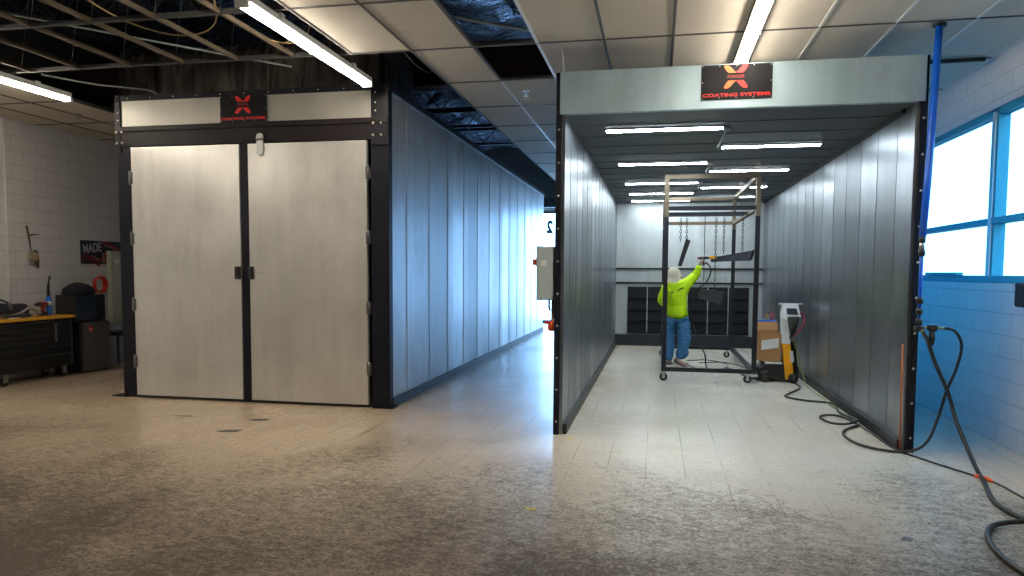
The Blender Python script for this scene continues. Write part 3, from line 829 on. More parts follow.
tL = V((.26, 12.55, .035)); tR = V((.50, 12.22, .04))
body = [(pel, (.08, .065)), (wai, (.08, .065)), (che, (.11, .08)), (ucs, (.09, .07)), (nec, .045), (hd, (.068, .075)), (hd2, (.06, .07)),
        (shR, .05), (elb, .036), (wrist, .025), (hand, (.034, .018)), (shL, .05), (elL, .038), (wrL, .026), (haL, (.034, .02)),
        (hL, .06), (kL, .05), (aL, .032), (tL, .025), (hR, .06), (kR, .05), (aR, .032), (tR, .025)]
ed = [(0, 1), (1, 2), (2, 3), (3, 4), (4, 5), (5, 6), (3, 7), (7, 8), (8, 9), (9, 10), (3, 11), (11, 12), (12, 13), (13, 14), (0, 15), (15, 16), (16, 17), (17, 18), (0, 19), (19, 20), (20, 21), (21, 22)]
# fingers curled round the gun grip (right) and loosely bent (left)
def fingers(c, base, dirs, curl, thumb):
    global body, ed
    for k, (off, L) in enumerate(dirs):
        p0 = c+off*.6; p1 = c+off+base*L*.45; p2 = p1+(base*.5+curl).normalized()*L*.35; p3 = p2+curl*L*.3
        i = len(body); body += [(p0, .009), (p1, .0088), (p2, .008), (p3, .007)]; ed += [(c_idx, i), (i, i+1), (i+1, i+2), (i+2, i+3)]
    i = len(body); body += [(c+thumb*.5, .011), (c+thumb, .010), (c+thumb+curl*.02+base*.02, .008)]; ed += [(c_idx, i), (i, i+1), (i+1, i+2)]
c_idx = 10
fingers(hand, V((.35, 0, .94)), [(V((.0, -.036, .012)), .062), (V((.0, -.012, .02)), .072), (V((.0, .012, .018)), .068), (V((.0, .035, .008)), .055)], V((.9, 0, -.3)), V((.03, -.05, .0)))
c_idx = 14
fingers(haL, V((.6, .75, .1)), [(V((0, .01, .034)), .062), (V((.01, .012, .012)), .07), (V((.01, .012, -.012)), .066), (V((0, .01, -.032)), .054)], V((.3, .2, -.9)), V((.0, -.01, .05)))
place_skin(body, ed, 'body', 'skin', PS, 2)
# shirt
hem = V((.335, 12.38, .765))
sh = [(hem, (.245, .155)), (wai+V((0, 0, .02)), (.225, .15)), (che, (.215, .15)), (V((.31, 12.38, 1.34)), (.155, .115)), (V((.295, 12.39, 1.425)), (.08, .07)),
      (shR+V((.0, 0, .0)), .10), (V((.555, 12.43, 1.465)), .088), (elb, .076), (V((.668, 12.435, 1.635)), .062), (wrist+V((-.002, 0, .0)), .048),
      (shL, .10), (V((.105, 12.38, 1.21)), .088), (elL, .08), (V((.115, 12.52, 1.06)), .062), (wrL, .045)]
se = [(0, 1), (1, 2), (2, 3), (3, 4), (3, 5), (5, 6), (6, 7), (7, 8), (8, 9), (3, 10), (10, 11), (11, 12), (12, 13), (13, 14)]
s_ = place_skin(sh, se, 'shirt', 'hi_vis', PS, 2, 2, .034, 7)
s_['label'] = 'hi-vis yellow long-sleeved shirt with small dark print'
# back print: short dark marks lying on the shirt's back
dg = bpy.context.evaluated_depsgraph_get()
from mathutils.bvhtree import BVHTree
bvh = BVHTree.FromPolygons([v.co for v in s_.data.vertices], [p.vertices[:] for p in s_.data.polygons])
m = MB()
def stamp(pts, w):
    out = []
    for x, z in pts:
        h = bvh.ray_cast(V((x, 11.5, z))-wloc(PS), V((0, 1, 0)))
        if h[0] is None: return
        out.append(h[0]+wloc(PS)+V((0, -.004, 0)))
    m.tube(out, w, 5)
stamp([(.33, 1.275), (.345, 1.29), (.36, 1.295)], .008); stamp([(.365, 1.305), (.38, 1.315), (.395, 1.31)], .013); stamp([(.40, 1.32), (.42, 1.328), (.435, 1.325)], .011)
stamp([(.22, 1.24), (.25, 1.26), (.275, 1.25)], .008); stamp([(.33, 1.20), (.37, 1.19), (.41, 1.20)], .003)
build(m, 'shirt_print', 'print_dark', PS)
# jeans
jn = [(V((.335, 12.38, .93)), (.17, .12)), (hL+V((-.02, 0, -.06)), .125), (V((.20, 12.41, .62)), .12), (kL+V((-.02, 0, 0)), .108), (V((.205, 12.44, .27)), .10), (V((.215, 12.44, .085)), .095),
      (hR+V((.01, 0, -.06)), .13), (V((.45, 12.35, .62)), .125), (kR+V((.03, -.04, 0)), .112), (V((.43, 12.34, .27)), .10), (V((.38, 12.34, .125)), .09)]
je = [(0, 1), (1, 2), (2, 3), (3, 4), (4, 5), (0, 6), (6, 7), (7, 8), (8, 9), (9, 10)]
place_skin(jn, je, 'jeans', 'jeans', PS, 3, 0, .036, 9)
# hood over the head, with a drape to the shoulders
hv = []; hn = 18
hprof = [(1.375, .150, .118), (1.42, .140, .118), (1.465, .122, .112), (1.51, .110, .108), (1.56, .108, .112), (1.605, .098, .106), (1.64, .078, .088), (1.665, .048, .055), (1.675, .006, .006)]
for z, rx, ry in hprof:
    for k in range(hn):
        a = 2*PI*k/hn; f = 1+.13*mnoise.noise(Vector((math.cos(a)*2.2, math.sin(a)*2.2, z*14)))
        hv.append((.288-(z-1.40)*.09+rx*f*math.cos(a), 12.395+(z-1.4)*.08+ry*f*math.sin(a), z))
build(MB().add(hv, [(i*hn+k, i*hn+(k+1) % hn, (i+1)*hn+(k+1) % hn, (i+1)*hn+k) for i in range(len(hprof)-1) for k in range(hn)]+[tuple((len(hprof)-1)*hn+k for k in range(hn))], True), 'hood', 'hood_cloth', PS)
build(MB().tube([(.372, 12.35, 1.495), (.385, 12.42, 1.49), (.382, 12.48, 1.485)], [.018, .024, .02], 8), 'respirator', 'hose_red', PS)
# shoes
def shoe(a, t, heel_up):
    d = (t-a); d.z = 0; d.normalize(); s = V((-d.y, d.x, 0))
    prof = [(-.075, .034, .09), (-.04, .04, .10), (.02, .043, .085), (.08, .045, .06), (.14, .042, .048), (.18, .026, .035)]
    up = MB(); so = MB()
    def ring(mb, rows):
        vs = []
        for u, w, z0, z1 in rows:
            lift = heel_up*max(0, (.12-u)/.2)
            c = a+d*u; c.z = lift
            for sx, z in ((-1, z0), (-1, z1*.7+z0*.3), (-.6, z1), (.6, z1), (1, z1*.7+z0*.3), (1, z0)): vs.append(c+s*sx*w+V((0, 0, z)))
        n = 6; N = len(rows)
        mb.add(vs, [(i*n+k, i*n+(k+1) % n, (i+1)*n+(k+1) % n, (i+1)*n+k) for i in range(N-1) for k in range(n)]+[tuple(range(n)), tuple((N-1)*n+k for k in range(n))], True)
    ring(up, [(u, w, .024, z) for u, w, z in prof]); ring(so, [(u*1.04, w+.005, .0, .026) for u, w, z in prof])
    o = build(up, 'shoe', 'shoe', PS); build(so, 'sole', 'shoe_sole', o)
shoe(V((.22, 12.44, 0)), V((.27, 12.6, 0)), 0); shoe(V((.375, 12.34, 0)), V((.52, 12.2, 0)), .05)
# spray gun in the raised hand
GN = thing('spray_gun', 'powder spray gun with orange nozzle held in the raised hand', 'tool', (.74, 12.4, 1.76))
build(MB().tube([(.655, 12.40, 1.818), (.70, 12.40, 1.822), (.80, 12.40, 1.826), (.83, 12.40, 1.826)], [.016, .024, .024, .018], 10), 'barrel', 'coated_black', GN)
build(MB().bar((.75, 12.40, 1.80), (.742, 12.41, 1.70), .03, .04), 'grip', 'coated_black', GN, .004)
build(MB().tube([(.83, 12.40, 1.827), (.86, 12.40, 1.83), (.93, 12.40, 1.836), (.95, 12.40, 1.838)], [.020, .028, .026, .016], 10), 'nozzle', 'gun_orange', GN)
build(MB().cyl((.95, 12.40, 1.838), (1.02, 12.40, 1.845), .011, 8), 'tip', 'coated_black', GN)
build(MB().box(.648, .668, 12.38, 12.42, 1.80, 1.84), 'rear_cap', 'hose_red', GN)
gh = MB().tube(smooth_path([(.745, 12.41, 1.70), (.80, 12.42, 1.74), (.87, 12.43, 1.62), (.80, 12.46, 1.42), (.66, 12.50, 1.30), (.60, 12.60, 1.10), (.58, 12.62, .86), (.68, 12.55, .50), (.80, 12.4, .22), (.82, 12.4, .06), (.84, 12.2, .014), (.98, 12.0, .013), (1.15, 12.3, .013), (1.30, 11.9, .013), (1.32, 11.5, .013), (1.44, 11.2, .013), (1.6, 11.35, .014), (1.80, 11.42, .06), (1.86, 11.32, .30)], 7), .012, 7)
tag(build(gh, 'gun_hose', 'rubber'), 'dark hose running from the spray gun down and across the rack floor', 'hose')
for k, (lab, pts) in enumerate((('thin dark cable looping on the floor inside the rack', [(.55, 13.2, .01), (.9, 13.4, .01), (1.2, 12.9, .01), (1.1, 12.3, .01), (.7, 12.1, .01), (.5, 12.9, .01)]),
                                ('thin dark cable from the rack floor up to the powder unit', [(.75, 12.95, .01), (1.2, 13.1, .01), (1.5, 12.3, .01), (1.62, 11.9, .02), (1.60, 11.7, .25), (1.66, 11.45, .62)]))):
    tag(build(MB().tube(smooth_path(pts, 7), .008, 6), 'floor_cable', 'rubber'), lab, 'cable')

# ------------------------------------------------------------------ powder unit on wheels
PU = thing('powder_unit', 'white and yellow powder coating unit on wheels by the booth wall', 'machine', (1.75, 11.2, 0))
m = MB().prism([(1.50, .05), (1.90, .05), (1.90, .20), (1.84, .262), (1.58, .262), (1.48, .20), (1.45, .12)], 'y', 10.98, 11.5)
build(m, 'base', 'rubber_gloss', PU, .01)
build(MB().box(1.56, 1.80, 10.975, 11.46, .263, .288), 'tray', 'unit_white', PU, .004)
col = MB().hexa([(1.845, 10.94, .045), (1.965, 10.94, .045), (1.965, 11.08, .045), (1.845, 11.08, .045), (1.79, 10.98, .56), (1.905, 10.98, .56), (1.905, 11.14, .56), (1.79, 11.14, .56)])
build(col, 'column', 'yellow_orange', PU, .008)
build(MB().bar((1.985, 11.05, .06), (1.935, 11.12, .58), .05, .12), 'rear_rail', 'rubber_gloss', PU, .004)
col = MB().hexa([(1.785, 10.98, .56), (1.905, 10.98, .56), (1.905, 11.14, .56), (1.785, 11.14, .56), (1.775, 11.0, 1.0), (1.85, 11.0, 1.0), (1.85, 11.12, 1.0), (1.775, 11.12, 1.0)])
build(col, 'upper_column', 'unit_white', PU, .006)
hd_ = build(MB().hexa([(1.775, 10.97, .94), (1.82, 10.93, .90), (1.82, 11.2, .90), (1.775, 11.2, .94), (1.80, 11.02, 1.13), (2.0, 11.02, 1.13), (2.0, 11.18, 1.13), (1.80, 11.18, 1.13)]), 'console_bracket', 'unit_white', PU, .004)
h2_ = build(MB().hexa([(1.80, 10.95, .96), (2.03, 10.95, .95), (2.03, 11.12, .95), (1.80, 11.12, .96), (1.79, 11.02, 1.135), (2.0, 11.02, 1.135), (2.0, 11.14, 1.135), (1.79, 11.14, 1.135)]), 'console', 'unit_white', PU, .006)
build(MB().hexa([(1.84, 10.950, .99), (1.995, 10.950, .985), (1.995, 10.96, .985), (1.84, 10.96, .99), (1.835, 10.995, 1.075), (1.975, 10.995, 1.075), (1.975, 11.005, 1.075), (1.835, 11.005, 1.075)]), 'screen', 'screen_dark', h2_)
build(MB().bar((1.74, 11.08, 1.135), (2.07, 11.08, 1.135), .02), 'handlebar', 'unit_white', PU, .003)
for x, y, r_ in ((1.56, 10.95, .085), (1.945, 10.92, .07), (1.58, 11.53, .085), (1.95, 11.53, .07)):
    w = build(MB().lathe((x, y, r_+.002), [(.02, -.02), (r_-.006, -.018), (r_, -.01), (r_, .01), (r_-.006, .018), (.02, .02)], 18, 'y'), 'wheel', 'rubber', PU)
    build(MB().lathe((x, y-.02, r_+.002), [(.03, 0), (.026, .006)], 10, 'y'), 'hub', 'trim_steel', w)
m = MB()
for k in range(5):
    x = 1.86+.03*k
    m.tube(smooth_path([(x, 10.95, .95), (x+.01, 10.90, .85+.02*k), (1.90+.01*k, 10.93, .72), (1.89, 10.99, .64)], 5), .009, 6)
build(m, 'hose_bundle', 'rubber', PU)
build(MB().tube(smooth_path([(2.02, 10.98, 1.02), (2.08, 10.96, .95), (2.06, 10.93, .85), (1.98, 10.96, .72), (1.92, 11.02, .65)], 6), .011, 6), 'hose', 'hose_red', PU)
for x, z, mt in ((1.875, .90, 'brass'), (1.93, .87, 'brass'), (1.90, .80, 'steel')):
    build(MB().lathe((x, 10.94, z), [(.018, 0), (.022, .01), (.012, .03)], 10, 'y'), 'fitting', mt, PU)
build(MB().box(1.895, 1.94, 10.955, 10.975, .38, .46).box(1.905, 1.95, 10.94, 10.965, .30, .38), 'tap', 'unit_white', PU, .003)
# powder box
CB = thing('cardboard_box', 'open brown cardboard box with white label on the powder unit tray', 'box', (1.62, 11.2, .262))
m = MB(); x0, x1, y0, y1, z0, z1 = 1.475, 1.775, 11.0, 11.30, .290, .70
m.box(x0, x1, y0, y0+.006, z0, z1).box(x0, x1, y1-.006, y1, z0, z1+.03).box(x0, x0+.006, y0+.006, y1-.006, z0, z1+.01).box(x1-.006, x1, y0+.006, y1-.006, z0, z1).box(x0, x1, y0, y1, z0, z0+.006)
build(m, 'body', 'cardboard', CB)
build(MB().hexa([(x0, y1, z1+.02), (x1, y1, z1+.02), (x1, y1+.006, z1+.02), (x0, y1+.006, z1+.02), (x0, y1+.06, z1+.15), (x1, y1+.06, z1+.15), (x1, y1+.066, z1+.15), (x0, y1+.066, z1+.15)]), 'flap', 'cardboard', CB)
build(MB().hexa([(x0, y0, z1), (x0, y1, z1), (x0-.006, y1, z1), (x0-.006, y0, z1), (x0-.09, y0+.02, z1+.06), (x0-.09, y1-.02, z1+.06), (x0-.096, y1-.02, z1+.06), (x0-.096, y0+.02, z1+.06)]), 'flap', 'cardboard', CB)
build(MB().hexa([(x0+.03, y0-.002, .46), (x1-.03, y0-.002, .50), (x1-.03, y0, .50), (x0+.03, y0, .46), (x0+.03, y0-.002, .60), (x1-.03, y0-.002, .64), (x1-.03, y0, .64), (x0+.03, y0, .60)]), 'paper_label', 'white_paper', CB)
tag(build(MB().box(1.50, 1.74, 11.03, 11.26, .55, .68), 'powder_bag', 'cardboard_in', None, .03), 'dark brown powder bag inside the open cardboard box', 'bag')
tag(build(MB().box(1.49, 1.77, 11.40, 11.50, .290, .875), 'pump_block', 'blue_plastic', None, .015), 'blue plastic block standing behind the cardboard box', 'pump')
for k, (dx, mt, lab) in enumerate(((0, 'brass', 'brass coloured pump fitting on top of the blue block, left one'), (.06, 'hose_red', 'red-topped pump fitting on top of the blue block, right one'))):
    o = build(MB().cyl((1.62+dx, 11.43, .855), (1.64+dx*1.6, 11.43, .95), .012, 8).bar((1.60+dx, 11.43, .93), (1.66+dx*1.2, 11.43, 1.0), .02), 'pump_fitting', mt)
    tag(o, lab, 'fitting')

# ------------------------------------------------------------------ air line, valve and hoses at the right
PI_ = thing('air_pipe', 'blue compressed air pipe dropping from the ceiling beside the open booth', 'pipe', (2.30, 6.80, 1.05))
build(MB().tube([(2.283, 6.80, HC), (2.245, 6.80, 2.38), (2.222, 6.80, 1.90)], .030, 12), 'upper_pipe', 'pipe_blue', PI_)
build(MB().cyl((2.284, 6.80, HC-.02), (2.285, 6.80, HC+.03), .055, 12), 'ceiling_collar', 'rubber', PI_)
build(MB().tube([(2.223, 6.80, 1.92), (2.222, 6.80, 1.12)], .016, 10), 'lower_pipe', 'pipe_blue', PI_)
for z in (1.875, 1.76, 1.35, 1.255, 1.165): build(MB().lathe((2.222, 6.80, z-.03), [(.020, 0), (.028, .01), (.028, .05), (.020, .06)], 12), 'coupling', 'rubber_gloss', PI_)
build(MB().cyl((2.222, 6.80, 1.79), (2.222, 6.80, 1.85), .022, 10), 'union', 'steel', PI_)
build(MB().box(2.19, 2.26, 6.77, 6.83, 1.085, 1.13), 'tee', 'rubber_gloss', PI_, .008)
RG = thing('air_regulator', 'black air regulator hanging from the tee of the blue pipe', 'regulator', (2.33, 6.80, .96))
build(MB().cyl((2.262, 6.80, 1.118), (2.30, 6.80, 1.118), .010, 8), 'nipple', 'brass', RG)
build(MB().box(2.295, 2.365, 6.77, 6.83, 1.09, 1.145), 'head', 'rubber_gloss', RG, .008)
build(MB().lathe((2.331, 6.80, .96), [(.012, 0), (.020, .02), (.026, .06), (.024, .13)], 12), 'bowl', 'rubber_gloss', RG)
build(MB().cyl((2.366, 6.80, 1.118), (2.43, 6.80, 1.116), .010, 8), 'hose_tail', 'brass', RG)
zf = .016
h1 = smooth_path([(2.425, 6.80, 1.116), (2.50, 6.80, 1.10), (2.555, 6.80, 1.02), (2.565, 6.80, .92), (2.53, 6.80, .76), (2.465, 6.80, .57), (2.405, 6.80, .33), (2.32, 6.77, .13), (2.22, 6.80, .04), (2.09, 6.83, zf), (1.92, 6.93, zf), (1.83, 7.1, zf), (1.80, 7.36, zf), (1.84, 7.6, zf), (1.96, 7.80, zf+.004), (2.07, 8.0, zf), (2.0, 8.40, zf), (1.86, 8.45, zf), (1.77, 8.3, zf), (1.81, 8.03, zf), (1.93, 7.88, zf+.02), (2.08, 8.05, zf+.03), (2.06, 8.4, zf+.01), (2.04, 8.65, zf), (2.09, 9.0, zf), (2.07, 9.26, zf), (1.80, 9.38, zf), (1.63, 9.62, zf), (1.74, 9.93, zf), (1.93, 10.35, zf), (1.96, 10.7, zf), (1.90, 11.0, zf+.01), (1.88, 11.2, .05)], 8)
tag(build(MB().tube(h1, .0125, 8), 'air_hose', 'rubber'), 'black air hose from the regulator coiling along the booth floor to powder unit', 'hose')
h2 = smooth_path([(2.25, 6.78, 1.09), (2.29, 6.77, 1.0), (2.36, 6.76, .80), (2.455, 6.74, .57), (2.50, 6.66, .34), (2.53, 6.45, .12), (2.50, 6.2, .03), (2.45, 5.97, .018), (2.37, 5.7, .018), (2.305, 5.45, .018), (2.30, 5.25, .018), (2.34, 5.05, .018), (2.30, 4.96, .05), (2.10, 4.92, .025), (1.98, 4.74, .018), (1.91, 4.45, .018), (1.93, 4.1, .018), (2.1, 3.8, .018), (2.4, 3.6, .018)], 8)
tag(build(MB().tube(h2, .0165, 10), 'air_hose', 'rubber'), 'thick black hose dropping from the tee and looping across the right foreground floor', 'hose')
build_o = build(MB().cyl((2.235, 6.785, 1.11), (2.262, 6.775, 1.06), .014, 8), 'hose_fitting', 'brass'); tag(build_o, 'brass hose end just under the tee of the blue pipe', 'fitting')
CD = thing('extension_cord', 'thin dark power cord with orange plug running along booth wall to the right', 'cord', (2.2, 6.5, 0))
build(MB().tube(smooth_path([(1.95, 11.05, .60), (2.0, 11.0, .45), (2.05, 10.9, .2), (2.07, 10.55, .012), (2.08, 9.6, .010), (2.05, 9.2, .010), (2.08, 8.6, .010), (2.09, 8.0, .010)], 8), .008, 6), 'green_cord', 'cord_green', CD)
build(MB().tube(smooth_path([(2.09, 8.0, .010), (2.10, 7.5, .010), (2.12, 6.96, .010), (2.25, 6.60, .010), (2.46, 6.16, .010)], 8), .008, 6), 'dark_cord', 'rubber', CD)
build(MB().tube([(2.46, 6.16, .014), (2.475, 6.12, .016), (2.51, 6.05, .016), (2.53, 6.0, .010)], [.008, .018, .018, .008], 8), 'plug', 'cord_orange', CD)
build(MB().tube(smooth_path([(2.53, 6.0, .010), (2.55, 5.85, .010), (2.56, 5.6, .010), (2.62, 5.2, .010), (2.8, 4.7, .010)], 8), .007, 6), 'brown_cord', 'wire_dark', CD)
tag(build(MB().cyl((2.135, RY0-.012, .03), (2.125, RY0-.012, .96), .008, 8), 'copper_rod', 'copper'), 'thin copper rod standing upright beside the right booth post', 'rod')
tag(build(MB().box(XR-.12, XR-.01, 6.84, 7.02, 1.30, 1.47).box(XR-.13, XR-.005, 6.86, 7.0, 1.45, 1.51), 'hanging_cloth', 'bag_cloth', None, .02), 'dark cloth hanging from the window sill at the right edge', 'cloth')
# ceiling strut beside the blue pipe
tag(build(MB().bar((2.56, 7.87, HC-.03), (3.05, 7.85, HC-.03), .035), 'ceiling_bracket', 'black_trim'), 'thin black bracket arm under the ceiling between pipe and window wall', 'bracket')
# sill clutter
tag(build(MB().box(XR-.06, XR+.01, 8.45, 9.35, W0+.07, W0+.10), 'window_rail', 'frame_blue'), 'low blue rail lying on the window sill behind the pipe', 'rail')

# ------------------------------------------------------------------ fluorescent fixtures under the ceiling
def strip(x, y1, label):
    y0 = y1-2.44
    t = thing('fluorescent_light', label, 'light', (x, (y0+y1)/2, HC), 'fluorescent fixtures under the hung ceiling')
    z = HC-.07
    build(MB().box(x-.052, x+.052, y0, y1, z+.008, z+.06), 'channel', 'fixture_white', t, .004)
    build(MB().prism([(x-.062, z+.0), (x-.03, z+.004), (x+.03, z+.004), (x+.062, z+.0), (x+.062, z+.003), (x+.03, z+.008), (x-.03, z+.008), (x-.062, z+.003)], 'y', y0, y1), 'reflector', 'fixture_white', t)
    m = MB()
    for a, b in ((y0+.03, y0+1.205), (y0+1.235, y1-.03)):
        for dx in (-.027, .027): m.cyl((x+dx, a, z-.022), (x+dx, b, z-.022), .018, 8)
    build(m, 'tubes', 'tube', t)
    for a in (y0, y0+1.205, y1-.03): build(MB().box(x-.055, x+.055, a, a+.03, z-.046, z+.008), 'socket', 'fixture_white', t, .003)
    for yy in (y0+.5, y1-.5): build(MB().box(x+.052, x+.075, yy-.03, yy+.03, z+.02, HC), 'bracket', 'fixture_white', t)
    return t
ft = None
for x, y1, nm in ((-3.12, 7.52, 'in front of the closed booth'), (-6.92, 7.55, 'at the far left under the open grid'), (.75, 7.68, 'in front of the open booth header')):
    strip(x, y1, 'lit fluorescent fixture ' + nm)
for k, (x, y) in enumerate(((-3.12, 4.9), (-6.92, 4.9), (.75, 5.0))):
    strip(x, y, 'lit fluorescent fixture above the top of the picture ' + ('in line with the closed booth corner', 'by the left wall', 'in line with the open booth sign')[k])

# ------------------------------------------------------------------ above the ceiling
DU = thing('foil_duct', 'foil-wrapped air duct lying across the top of the closed booth', 'duct', (-4.8, 8.7, 3.67))
m = MB(); nx = 46; pr = [(8.35, 3.70), (8.35, 4.28), (8.45, 4.38), (9.05, 4.38), (9.1, 3.70)]
vs = []
for i in range(nx+1):
    x = -6.9+ (3.75)*i/nx; b_ = .03*(abs(math.sin(i*1.7))+mnoise.noise(Vector((i*.7, 0, 0))))
    for (y, z) in pr: vs.append((x, y-b_*(1 if y < 8.6 else -1), z+b_*(0 if z < 3.8 else 1)+.0))
n = len(pr)
m.add(vs, [(i*n+k, i*n+(k+1) % n, (i+1)*n+(k+1) % n, (i+1)*n+k) for i in range(nx) for k in range(n)]+[tuple(range(n)), tuple(nx*n+k for k in range(n))])
build(m, 'jacket', 'foil_duct', DU)
for x in (-6.35, -5.55, -4.75, -3.95, -3.3): build(MB().box(x, x+.03, 8.28, 8.33, 3.69, 4.36), 'strap', 'foil_duct', DU)
wires = [('thin tan cable drooping above the ceiling grid', 'wire_tan', [(-4.9, 5.3, 3.95), (-4.72, 5.75, 3.80), (-4.45, 6.05, 3.74), (-4.15, 6.1, 3.75), (-3.9, 5.95, 3.80), (-3.7, 5.6, 3.9)], .007),
         ('tan cable loop next to the left side of the nearest lamp', 'wire_tan', [(-3.75, 6.0, 3.80), (-3.6, 6.25, 3.72), (-3.4, 6.4, 3.71), (-3.2, 6.3, 3.75), (-3.0, 6.0, 3.9)], .006),
         ('pale conduit crossing the open ceiling from left wall to closed booth', 'wire_grey', [(-6.7, 6.95, 3.72), (-6.5, 7.5, 3.74), (-6.2, 8.0, 3.78), (-6.1, 8.1, 3.72), (-6.05, 8.12, 3.67)], .010),
         ('long pale conduit running diagonally above the open ceiling grid', 'wire_grey', [(-6.2, 5.3, 3.9), (-5.2, 6.3, 3.86), (-4.0, 7.5, 3.82)], .010),
         ('green-white rod inside the small ceiling opening', 'wire_grey', [(-1.80, 6.25, 3.80), (-1.15, 6.55, 3.74)], .014),
         ('dark cable drooping in the dark gap over the closed booth corner', 'wire_dark', [(-2.7, 7.2, 3.95), (-2.55, 7.5, 3.76), (-2.45, 7.7, 3.75), (-2.36, 7.6, 3.95)], .008)]
for lab, mt, pts, r in wires: tag(build(MB().tube(smooth_path(pts, 7), r, 6), 'ceiling_cable', mt), lab, 'cable', 'cables above the hung ceiling')
for lab, x, y in (('small brass sprinkler head under the tiles between the two booths', -1.533, 8.39), ('pale sprinkler head under the ceiling tiles by the left wall', -7.74, 8.60)):
    t = thing('sprinkler_head', lab, 'sprinkler', (x, y, HC-.06), 'sprinkler heads')
    build(MB().lathe((x, y, HC-.012), [(.04, 0), (.045, .012)], 14), 'escutcheon', 'zinc_latch', t)
    m = MB().cyl((x, y, HC-.03), (x, y, HC-.012), .016, 8).bar((x-.014, y, HC-.03), (x-.014, y, HC-.06), .006).bar((x+.014, y, HC-.03), (x+.014, y, HC-.06), .006)
    m.lathe((x, y, HC-.066), [(.026, 0), (.026, .004)], 12)
    build(m, 'head', 'zinc_latch', t)
tag(build(MB().tube(smooth_path([(-.895, 6.87, RT-.02), (-.90, 6.85, RT+.1), (-.92, 6.87, HC-.01)], 4), .006, 6), 'hanger_wire', 'wire_grey'), 'short pale wire from ceiling to the left corner of open booth', 'wire')

# ------------------------------------------------------------------ left wall corner
TB = thing('tool_cabinet', 'black rolling tool cabinet with yellow wood top at the left wall', 'tool cabinet', (-8.72, 8.2, 0))
TX, ty0, ty1 = -8.46, 7.20, 9.16
build(MB().box(-8.95, TX-.02, ty0, ty1, .165, .86), 'body', 'toolbox_black', TB, .006)
build(MB().box(-8.965, TX+.02, ty0-.03, ty1+.04, .862, .905), 'worktop', 'wood_top', TB, .006)
def drawer(y0, y1, z0, z1):
    d = build(MB().box(TX-.02, TX, y0, y1, z0, z1), 'drawer', 'toolbox_black', TB, .003)
    build(MB().box(TX, TX+.012, y0+.01, y1-.01, z1-.022, z1-.006), 'pull', 'trim_steel', d, .002)
for z0, z1 in ((.755, .84), (.665, .75), (.575, .66), (.485, .57)): drawer(ty0+.03, 8.77, z0, z1)
for z0, z1 in ((.365, .478), (.185, .358)): drawer(ty0+.03, ty1-.05, z0, z1)
d = build(MB().box(TX-.02, TX, 8.80, ty1-.05, .488, .84), 'door', 'toolbox_black', TB, .003)
build(MB().box(TX, TX+.018, 8.84, 8.87, .53, .80), 'handle', 'steel', d, .003)
build(MB().box(TX-.02, TX+.006, ty1-.045, ty1-.005, .17, .85), 'corner_trim', 'trim_steel', TB)
for y in (7.35, 9.06):
    for x in (-8.86, TX-.08):
        c = build(MB().box(x-.04, x+.04, y-.05, y+.05, .15, .165).box(x-.026, x-.02, y-.035, y+.035, .05, .15).box(x+.02, x+.026, y-.035, y+.035, .05, .15), 'caster', 'steel', TB)
        build(MB().lathe((x-.018, y, .065), [(.025, 0), (.06, .002), (.065, .008), (.065, .028), (.06, .034), (.025, .036)], 16, 'x'), 'wheel', 'rubber', c)
# a middle caster is seen at the picture's edge
c = build(MB().box(TX-.12, TX-.04, 8.02, 8.12, .15, .165).box(TX-.106, TX-.10, 8.035, 8.105, .05, .15).box(TX-.06, TX-.054, 8.035, 8.105, .05, .15), 'caster', 'steel', TB)
build(MB().lathe((TX-.098, 8.07, .065), [(.025, 0), (.06, .002), (.065, .008), (.065, .028), (.06, .034), (.025, .036)], 16, 'x'), 'wheel', 'rubber', c)
# on the worktop
zt_ = .906
TR = thing('torch', 'blue gas cylinder torch with black nozzle on the wooden worktop', 'torch', (-8.70, 9.0, zt_))
build(MB().lathe((-8.70, 9.0, zt_), [(.034, 0), (.037, .01), (.037, .24), (.03, .27), (.015, .285)], 16), 'cylinder', 'blue_plastic', TR)
build(MB().lathe((-8.70, 9.0, zt_+.14), [(.0375, 0), (.0375, .06)], 16), 'paper_band', 'white_paper', TR)
build(MB().tube(smooth_path([(-8.70, 9.0, zt_+.28), (-8.70, 9.0, zt_+.38), (-8.70, 9.01, zt_+.46), (-8.70, 9.035, zt_+.57)], 4), [.022]*4+[.018]*4+[.011]*5, 8), 'nozzle', 'rubber', TR)
DR = thing('cordless_drill', 'dark red cordless drill standing on the worktop beside the blue torch', 'drill', (-8.66, 8.84, zt_))
build(MB().box(-8.70, -8.62, 8.79, 8.90, zt_, zt_+.055), 'battery', 'rubber', DR, .006)
build(MB().hexa([(-8.68, 8.83, zt_+.055), (-8.64, 8.83, zt_+.055), (-8.64, 8.87, zt_+.055), (-8.68, 8.87, zt_+.055), (-8.68, 8.84, zt_+.14), (-8.64, 8.84, zt_+.14), (-8.64, 8.885, zt_+.14), (-8.68, 8.885, zt_+.14)]), 'grip', 'photo_red', DR, .004)
build(MB().tube([(-8.66, 8.93, zt_+.165), (-8.66, 8.90, zt_+.165), (-8.66, 8.80, zt_+.165)], [.028, .034, .034], 10), 'motor', 'photo_red', DR)
build(MB().tube([(-8.66, 8.80, zt_+.165), (-8.66, 8.76, zt_+.165), (-8.66, 8.72, zt_+.165)], [.030, .026, .014], 10), 'chuck', 'rubber', DR)
TBG = thing('tool_bag', 'long black tool bag on the wooden worktop at the left edge', 'bag', (-8.78, 8.2, zt_))
m = MB().tube(smooth_path([(-8.78, 7.45, zt_+.10), (-8.78, 7.8, zt_+.11), (-8.78, 8.1, zt_+.10), (-8.78, 8.4, zt_+.10), (-8.78, 8.66, zt_+.085)], 5), [.09+.012*math.sin(k*1.1) for k in range(21)], 10)
